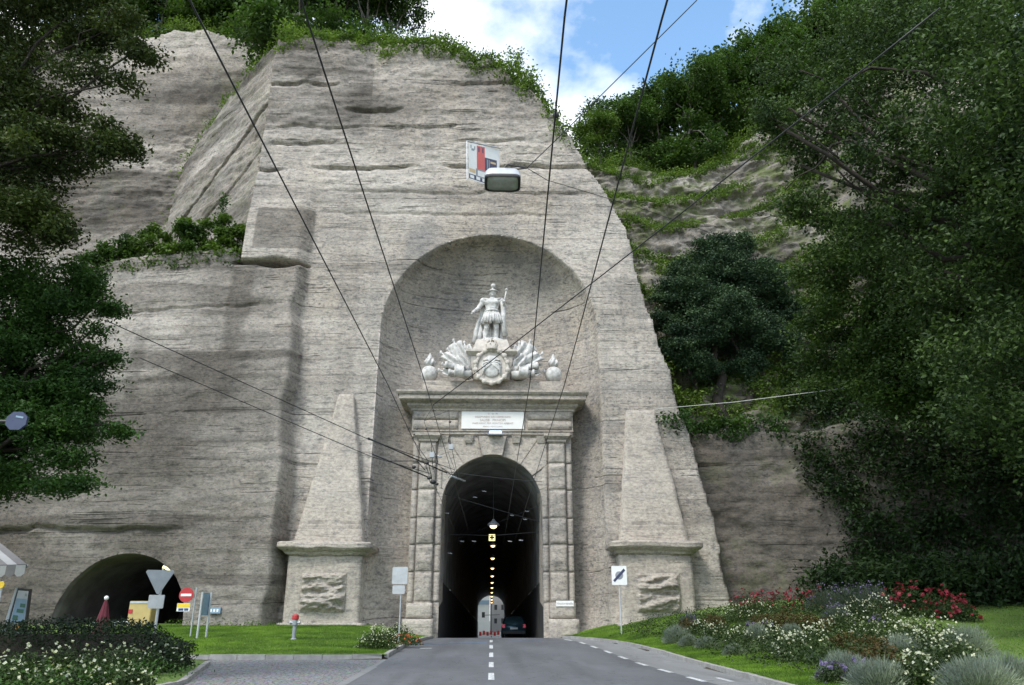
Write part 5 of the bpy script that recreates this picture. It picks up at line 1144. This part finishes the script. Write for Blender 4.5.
keep = (x > xR(z) + .3) & (z < dtop(x)) & (((fr > .60) & (fr < .98) & (fbm(x * .22, z * .3, 7, 3) > -.16)) | (fbm(x * .3, z * .4, 9, 3) > .36) | ((x < xR(z) + 1.7) & (z > 17) & (fbm(x * .3, z * .35, 5, 3) > -.25)))
C = on_cliff(x[keep], z[keep], .12)
tag(leaf_obj('ledge_grass', scatter(C, 14, .27, .55, rg), .22, M['fringeleaf'], off=(12, 54, 26), rg=rg, droop=.4), 'grass and low weeds on the ledges of the right rock slope', 'ledge grass', kind='stuff')
C = []
for x in np.linspace(10.4, 19, 70): C += [on_cliff([x], [12.75])[0] + [0, rg.uniform(-.5, 2.2), rg.uniform(-.5, .9) * (.5 + .5 * float(sm(10, 13, x)))] for _ in range(4)]
tag(leaf_obj('undergrowth', scatter(C, 22, .28, .8, rg), .24, M['greenleaf'], off=(14, 48, 13), rg=rg, droop=.3), 'green bushes along the ledge under the dark yew', 'undergrowth', kind='stuff')
# shrubs on the left ledge
for k, (px_, py_, h, w) in enumerate(((112, 262, 2.0, 1.7), (138, 258, 2.4, 1.7), (165, 256, 2.9, 1.6), (190, 254, 2.7, 1.6), (213, 256, 2.9, 1.5), (230, 250, 2.2, 1.0), (88, 262, 1.7, 1.6))):
    x = at(px_, py_, 46).x; z = float(ledgeB(np.array([x]))[0]) - .1; p = on_cliff([x], [z - .15])[0] + [0, .5, .1]; rg = np.random.default_rng(60 + k)
    root = empty('ledge_shrub', tuple(p), 'bright green leafy shrub growing in the row along the left rock ledge', 'shrub', 'shrubs along the left rock ledge')
    bl = [((p[0] + rg.uniform(-w, w) * .4, p[1] + rg.uniform(-.4, .2), p[2] + h * t), (w * .6, w * .5, h * .30)) for t in (.25, .5, .72)]; _, P = crown_points(bl, 90, 30, .22, rg, .2, .5)
    mb = MB(); [mb.tube([p, (b[0][0], b[0][1], b[0][2])], [.05, .02], 5) for b in bl]; mb.build('stem', M['bark'], root, fix=False)
    P = np.concatenate([P, scatter([p + [rg.uniform(-w, w) * .8, -.55, rg.uniform(-1.0, .1)] for _ in range(9)], 16, .2, .9, rg)]); leaf_obj('foliage', P, .25, M['lightleaf'] if k % 3 else M['beechleaf'], root, rg=rg, droop=.3)
p = Vector(on_cliff([at(213, 250, 46).x], [24.0])[0]) + Vector((0, .5, 1.4)); root = empty('sapling', p, 'thin upright sapling rising from the shrubs on the left ledge', 'sapling'); rg = np.random.default_rng(5)
MB().tube([p - Vector((0, 0, 1.2)), p + Vector((.1, 0, 3.0))], [.05, .015], 5).build('trunk', M['bark'], root); leaf_obj('crown', scatter([np.array(p) + [rg.normal() * .22 * (1 - t * .7) + .1, rg.normal() * .2, t * 3.1] for t in rg.uniform(.1, 1, 26)], 14, .14, .8, rg), .2, M['greenleaf'], root, rg=rg)
# the dark yew on the right ledge
yb = [at(720, 268, 50), at(690, 292, 49.5), at(757, 290, 49.8), at(722, 318, 49), at(676, 345, 49), at(768, 335, 49.4), at(702, 368, 49), at(745, 365, 49.3), at(720, 250, 50), at(664, 325, 49.5), at(782, 308, 50)]
yb += [at(a, b, 49.4) for a, b in ((655, 352), (662, 300), (676, 268), (700, 248), (742, 246), (770, 268), (792, 330), (786, 352), (690, 366), (760, 362))]
yr = [2.3, 2.1, 2.1, 2.5, 1.5, 1.6, 1.1, 1.1, 1.2, 1.0, 1.1, .55, .6, .6, .7, .7, .7, .5, .6, .6, .6]
bz = 12.9; tk = [(Vector((at(722, 398, 49.5).x, 49.6, bz)), at(716, 330, 49.5), .42), (Vector((at(745, 398, 49.8).x, 49.9, bz)), at(752, 330, 49.8), .30), (Vector((at(697, 398, 49.8).x, 49.6, bz)), at(688, 340, 49.5), .16)]
tree('yew_tree', 'dense dark evergreen with several trunks on the right rock ledge', tk[0][0], at(718, 318, 49.5), [(tuple(c), (r, r * .9, r * .85)) for c, r in zip(yb, yr)], M['yewleaf'], M['bark'], 3600, 56, .26, .16, r0=.36, seed=31, shell=.3, hole=.5, twigs=14, trunks=tk)
# big oak-like tree at the right, its trunk outside the picture
ob = [(830, 88, 26, 2.6), (788, 108, 25, 1.3), (765, 118, 25, .7), (905, 55, 26, 3.3), (985, 50, 25, 3.6), (870, 150, 25, 2.2), (800, 165, 26, 1.1), (930, 165, 24, 2.8), (1000, 190, 23, 3), (845, 215, 26, 2.2), (800, 215, 26.5, 1.3), (940, 270, 25, 2.6), (1015, 290, 23, 3), (1030, 400, 24, 2.6), (930, 10, 27, 3.0), (1050, 100, 22, 3.6), (1080, 250, 21, 4), (1100, 380, 20, 4), (1120, 60, 18, 4.5)]
oblobs = [(tuple(at(a, b, c)), (d, d, d * .75)) for a, b, c, d in ob] + [((17, 14, 13), (5, 5, 3)), ((20, 18, 17), (6, 6, 4)), ((22, 26, 14), (6, 6, 6)), ((16, 8, 15), (5, 5, 3)), ((24, 33, 13), (5, 5, 6)), ((22, 22, 7.5), (4, 4, 3))]  # last blobs: unseen crown beyond the frame, added to shade the right side
tb = Vector((22.5, 23, float(gz(22.5, 23)))); tt = Vector((21, 23.5, 11))
tree('oak_tree', 'large dark leafy tree filling the right side, its trunk outside the picture', tb, tt, oblobs, M['oakleaf'], M['bark'], 6200, 58, .30, .165, r0=.42, seed=41, shell=.3, hole=.22, twigs=60, nsc=.55, sag=.03,
     extra=[(tuple(tt), tuple(at(850, 140, 24.5)), .26, .06), (tuple(at(1000, 105, 24)), tuple(at(800, 70, 25)), .10, .03), (tuple(at(850, 140, 24.5)), tuple(at(785, 190, 25.5)), .06, .02)])
lb2 = [(870, 275, 33, 3.0), (832, 265, 34, 1.5), (905, 330, 33, 2.8), (850, 325, 34, 2.2), (955, 360, 32, 2.8), (830, 370, 36, 1.7), (890, 390, 34, 2.2), (985, 330, 31, 2.4), (860, 235, 35, 1.0)]
tree('ash_tree', 'lighter green bushy tree below the big dark crown, right of the yew', (33, 35, 2.2), (30, 35, 9.0), [(tuple(at(a, b, c)), (d, d, d * .75)) for a, b, c, d in lb2], M['ashleaf'], M['bark'], 1500, 52, .36, .20, r0=.30, seed=43, shell=.3, hole=.16, twigs=30, nsc=.5)
# ivy and bushes smothering the right wall
rg = np.random.default_rng(51); n = 9500; x = rg.uniform(15.5, 44, n); z = rg.uniform(.5, 30, n) ** 1.0
edge = np.interp(z, [0, 2, 6, 9, 12, 16, 22, 30], [18.5, 18.5, 20.2, 20.2, 18.8, 20, 23.5, 28]); keep = (x > edge + 1.3 * fbm(z * .4, x * .2, 3, 2)) & ((fbm(x * .35, z * .35, 14, 3) > -.22) | (x > edge + 3))
C = on_cliff(x[keep], z[keep]); ex = rg.uniform(15.5, 34, 900); ey = 38.5 - .42 * (ex - 15.5) + rg.uniform(-1, 1.6, 900); C = np.concatenate([C, np.stack([ex, ey, gz(ex, ey) + rg.uniform(0, 1, 900) ** 1.5 * 1.9], 1)]); C[:, 1] -= rg.uniform(.0, 1.3, len(C)); C[:, 0] -= rg.uniform(0, .5, len(C))
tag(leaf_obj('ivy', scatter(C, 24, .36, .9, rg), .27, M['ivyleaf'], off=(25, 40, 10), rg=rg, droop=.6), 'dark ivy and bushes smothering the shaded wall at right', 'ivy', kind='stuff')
# left trees
lt = [(10, 30, 17, 1.5), (70, 15, 16, 1.25), (120, 25, 16, .8), (145, 45, 16, .35), (50, 85, 16, 1.3), (105, 85, 16, .65), (5, 150, 16, 1.4), (62, 150, 16, .85), (132, 148, 15.5, .40), (108, 138, 15.5, .42), (30, 215, 16, .8), (62, 232, 16, .35), (-60, 100, 16, 2.2), (-70, 10, 16, 2.4), (-60, 200, 16, 2)]
tree('maple_tree', 'dark brownish tree overhanging the upper left corner', (-15.2, 16.5, .2), (-14.6, 16.5, 9.5), [(tuple(at(a, b, c)), (d, d, d * .8)) for a, b, c, d in lt], M['mapleleaf'], M['bark'], 2600, 64, .19, .105, r0=.15, seed=71, shell=.2, hole=.3, twigs=24, nsc=.9)
lt2 = [(30, 285, 18, 1.0), (80, 280, 18, .7), (100, 300, 18, .4), (25, 350, 18, 1.1), (88, 335, 18, .55), (15, 440, 18, 1.2), (70, 455, 18, .75), (108, 385, 18, .45), (60, 395, 18, .7), (118, 425, 17.8, .28), (70, 490, 17.5, .5), (30, 480, 18, .7), (60, 318, 18, .9), (50, 372, 18.2, .9), (92, 412, 18, .6), (40, 418, 18.3, 1.0), (100, 350, 18, .5), (70, 430, 18.2, .8), (10, 400, 18.4, 1.2), (50, 300, 18.4, 1.0), (-50, 330, 18, 1.8), (-50, 450, 18, 1.6)]
tree('small_tree', 'green tree with layered branches at the left edge, below the dark crown', (-13.6, 18, .2), (-13.0, 18, 4.5), [(tuple(at(a, b, c)), (d * 1.05, d, d * .7)) for a, b, c, d in lt2], M['greenleaf'], M['bark'], 2300, 60, .18, .10, r0=.16, seed=72, shell=.2, hole=.22, twigs=24, nsc=1.0, flat=.55)
# hedge on the left
rg = np.random.default_rng(81); root = empty('hedge', (-13, 21.5, .2), 'low dark green hedge along the left bed in front of the cave', 'hedge'); P = []
def hedge_h(x): return 1.22 + .12 * vn(x * .8, 3.3) - .55 * sm(-9.3, -8.0, x)
n = 26000; x = rg.uniform(-20, -7.9, n); y = 21.6 + rg.uniform(-1, 1, n) * 1.1; zz_ = rg.uniform(0, 1, n) ** .5; e = np.abs(y - 21.6) / 1.1
P = np.stack([x, y, .15 + zz_ * hedge_h(x) * (1 - .22 * e ** 3) + rg.normal(size=n) * .05], 1); leaf_obj('foliage', P, .085, M['hedgeleaf'], root, rg=rg)
mb = MB(); mb.frustum((-20, -8.3, 20.75, 22.5, .1), (-20, -8.9, 21.0, 22.2, 1.0)); mb.build('dark_core', M['bark'], root)  # solid dark block added inside the leaves so the hedge isn't see-through

# flowering plants
def plant(name, label, cat, base, r, h, lm, nl, ls, fm=None, nf=0, fs=.08, group=None, seed=0, spiky=False, spread=1.0):
    rg = np.random.default_rng(seed); base = np.array(base); root = empty(name, tuple(base), label, cat, group)
    u = rg.normal(size=(nl, 3)); u[:, 2] = np.abs(u[:, 2]); u /= np.linalg.norm(u, axis=1)[:, None]; rad = rg.uniform(.05, 1, nl)[:, None] ** .5 * (1 + .2 * fbm(u[:, 0] * 3 + seed, u[:, 1] * 3, u[:, 2] * 2, 2))[:, None]
    P = u * rad * np.array([r, r, h * .85])
    if spiky:
        d = u * np.array([.55, .55, 1]); d /= np.linalg.norm(d, axis=1)[:, None]; s = rg.normal(size=(nl, 3)); s = np.cross(d, s); s /= np.linalg.norm(s, axis=1)[:, None]; ln = ls * rg.uniform(.7, 1.4, nl)[:, None]
        V = np.stack([P - s * .007, P + s * .007, P + d * ln + rg.normal(size=(nl, 3)) * .02], 1).reshape(-1, 3); link_mesh('foliage', np_mesh('foliage', V, np.arange(3 * nl).reshape(nl, 3), 3), lm, root)
    else:
        leaf_obj('foliage', P + base, ls, lm, root, rg=rg)
    if fm is not None:
        u = rg.normal(size=(nf, 3)); u[:, 2] = np.abs(u[:, 2]) * 1.2 + .15; u /= np.linalg.norm(u, axis=1)[:, None]; Q = u * rg.uniform(.85, 1.12, nf)[:, None] * np.array([r * spread, r * spread, h]) + base
        V, Fc = leaf_quads(np.repeat(Q, 2, 0) - base + rg.normal(size=(2 * nf, 3)) * fs * .12, fs, flat=.3, aspect=.95, rg=rg); link_mesh('blossoms', np_mesh('blossoms', V, Fc, 4), fm, root)
    return root
sd_ = [100]
def bed(px_, py_, *a, **k):
    sd_[0] += 1; return plant(*a[:3], tuple(ground_at(px_, py_, 10, 46)), *a[3:], seed=sd_[0], **k)
for px_, py_, r, h in ((678, 643, .65, .75), (708, 648, .42, .38), (690, 646, .4, .4), (846, 681, .55, .62), (880, 690, .6, .6), (968, 655, .75, .9), (905, 668, .6, .85), (980, 692, .7, .62), (1010, 688, .6, .6), (758, 645, .5, .8), (735, 655, .35, .3), (793, 640, .45, .6)):
    bed(px_, py_, 'silver_shrub', 'rounded silvery grey shrub in the right flower bed', 'shrub', r, h, M['silverleaf'], 5000, .11, group='silvery shrubs in the right flower bed', spiky=True)
for px_, py_, r, h in ((738, 622, .8, .9), (755, 620, .8, 1.0), (718, 640, .6, .7), (740, 648, .65, .7), (775, 652, .6, .75), (795, 662, .6, .8), (812, 650, .6, .8), (770, 640, .6, .7), (825, 645, .7, .8), (862, 622, .7, 1.0), (880, 622, .8, 1.1), (845, 632, .6, .8), (905, 640, .8, 1.05), (925, 650, .7, 1.0), (945, 655, .75, 1.0), (930, 668, .6, .9), (905, 655, .6, .9), (955, 672, .6, .8), (700, 635, .6, .6), (920, 690, .5, .7), (870, 645, .6, .8)):
    bed(px_, py_, 'white_flower_clump', 'green clump dotted with small white flowers in the right bed', 'flower clump', r, h, M['bedleaf'], 1300, .08, M['wflower'], 75, .065, group='white flower clumps in the right bed')
for px_, py_, r, h in ((745, 612, .8, 1.0), (762, 612, .7, 1.0), (780, 612, .8, 1.05), (800, 612, .8, 1.1), (818, 613, .7, 1.1)):
    bed(px_, py_, 'red_flower_clump', 'bright red flowers in the low row behind the white clumps', 'flower clump', r, h, M['bedleaf'], 900, .09, M['rflower'], 55, .11, group='red flowers behind the white clumps')
for px_, py_, r, h in ((900, 616, .7, 1.25), (918, 616, .75, 1.3), (938, 618, .7, 1.25), (955, 620, .6, 1.0), (968, 622, .55, .95)):
    bed(px_, py_, 'red_flower_clump', 'tall red flower heads before the dark wall at the bed end', 'flower clump', r, h, M['bedleaf'], 900, .10, M['rflower'], 26, .16, group='tall red flowers before the dark wall')
for px_, py_, r, h in ((825, 614, .8, 1.25), (842, 614, .8, 1.3), (858, 614, .9, 1.35), (876, 614, .8, 1.35), (838, 625, .6, .8), (690, 630, .5, .7)):
    bed(px_, py_, 'lavender_clump', 'hazy grey violet flower clump at the back of the bed', 'flower clump', r, h, M['lavenderleaf'], 2200, .22, M['vflower'], 90, .07, group='violet flower clumps in the right bed', spiky=True)
for px_, py_, r, h in ((688, 634, .7, .75), (715, 628, .7, .7), (765, 630, .8, .8), (785, 628, .8, .85), (805, 630, .7, .8), (845, 655, .6, .75), (885, 672, .6, .8), (862, 678, .55, .7), (825, 632, .7, .7), (870, 660, .6, .8)):
    bed(px_, py_, 'bronze_plant', 'bronze brown foliage plant among the white flowers', 'plant', r, h, M['bronzeleaf'], 1500, .09, None, 0, .07, group='bronze foliage plants in the right bed')
for px_, py_ in ((878, 628), (840, 622), (768, 632), (833, 684), (862, 682), (752, 634)):
    bed(px_, py_, 'violet_flower_plant', 'small plant with deep violet blooms low in the right bed', 'plant', .35, .45, M['bedleaf'], 400, .08, M['vflower'], 26, .10, group='violet blooms in the right bed')
rg = np.random.default_rng(91); C = []
for _ in range(1500):
    y = rg.uniform(17.5, 42); k0 = float(kerbR(y)); x = k0 + 1.1 + rg.uniform(0, 1) * float(np.interp(y, [17, 24, 30, 38, 42], [3.2, 5.5, 7.5, 7.5, 4.5])); C.append((x, y, float(gz(x, y)) + rg.uniform(.05, .4)))
tag(leaf_obj('ground_cover', scatter(C, 14, .22, .55, rg), .10, M['bedleaf'], off=(10, 30, .5), rg=rg), 'low mixed greenery covering the soil of the right flower bed', 'ground cover', kind='stuff')
# left: white flowers in front of the hedge, low greenery, bed at the sign pole
for px_, py_, r, h in ((20, 676, .5, .55), (60, 672, .5, .6), (95, 676, .5, .65), (120, 672, .55, .7), (145, 674, .5, .65), (165, 672, .5, .6), (80, 690, .45, .5), (110, 690, .5, .5), (5, 690, .5, .5), (45, 695, .5, .45), (135, 690, .4, .4), (178, 668, .4, .5)):
    bed(px_, py_, 'white_flower_clump', 'white flowers in the clumps before the dark hedge at left', 'flower clump', r, h, M['bedleaf'], 1000, .07, M['wflower'], 26, .065, group='white flower clumps before the hedge')
bed(378, 649, 'flower_bush', 'round green bush topped with tiny white flowers beside the left sign pole', 'bush', .85, .85, M['bedleaf'], 2200, .085, M['wflower'], 190, .055)
bed(398, 642, 'flower_bush', 'smaller white flowered bush behind the left sign pole', 'bush', .8, .85, M['bedleaf'], 1400, .085, M['wflower'], 130, .055)
bed(405, 645, 'orange_flower_clump', 'low orange red flowers at the foot of the left sign pole', 'flower clump', .85, .42, M['bedleaf'], 700, .085, M['oflower'], 45, .085)
rg = np.random.default_rng(95); C = [(x, y, .22 + rg.uniform(0, .22)) for x, y in zip(rg.uniform(-14, -6.9, 700), rg.uniform(12, 20, 700))]
tag(leaf_obj('ground_cover', scatter(C, 12, .16, .6, rg), .085, M['greenleaf'], off=(-10, 16, .3), rg=rg), 'low greenery at the lower left around the white flowers', 'ground cover', kind='stuff')
# grass blades
rg = np.random.default_rng(99); n = 150000
y = rg.uniform(14, 45.5, n); x = kerbR(y) + .1 + rg.uniform(0, 1, n) ** 1.5 * np.interp(y, [14, 45], [3.0, 6]); xl = rg.uniform(-19, -3.4, n); yl = rg.uniform(29.9, 44.5, n); xe = rg.uniform(12, 24, 30000); ye = rg.uniform(18, 34, 30000)
Xg = np.concatenate([x, xl, xe]); Yg = np.concatenate([y, yl, ye]); ok = (Xg > kerbR(Yg) + .1) | ((Xg < roadL(Yg) - .25) & (Yg > 29.95)); Xg, Yg = Xg[ok], Yg[ok]
P = np.stack([Xg, Yg, gz(Xg, Yg)], 1); tag(link_mesh('grass', blades_mesh('grass', P, .055, .02, rg=rg), M['grass']), 'short mown grass on the lawns beside the road', 'grass', kind='stuff')
rg = np.random.default_rng(101); C = []
for x in np.arange(-13, -4.9, .12): C.append((x, float(cliffY(np.array([x]), np.array([.8]))[0]) - .15 + rg.uniform(-.6, .1), float(gz(x, 43)) + rg.uniform(0, .25)))
for x in np.arange(-17, -10.8, .1): C.append((x, 43.3 + rg.uniform(-.5, .3), .75 + rg.uniform(0, .5)))
tag(leaf_obj('weeds', scatter(C, 10, .13, .7, rg), .10, M['lightleaf'], off=(-9, 44, 1), rg=rg), 'weeds growing along the foot of the left rock', 'weeds', kind='stuff')
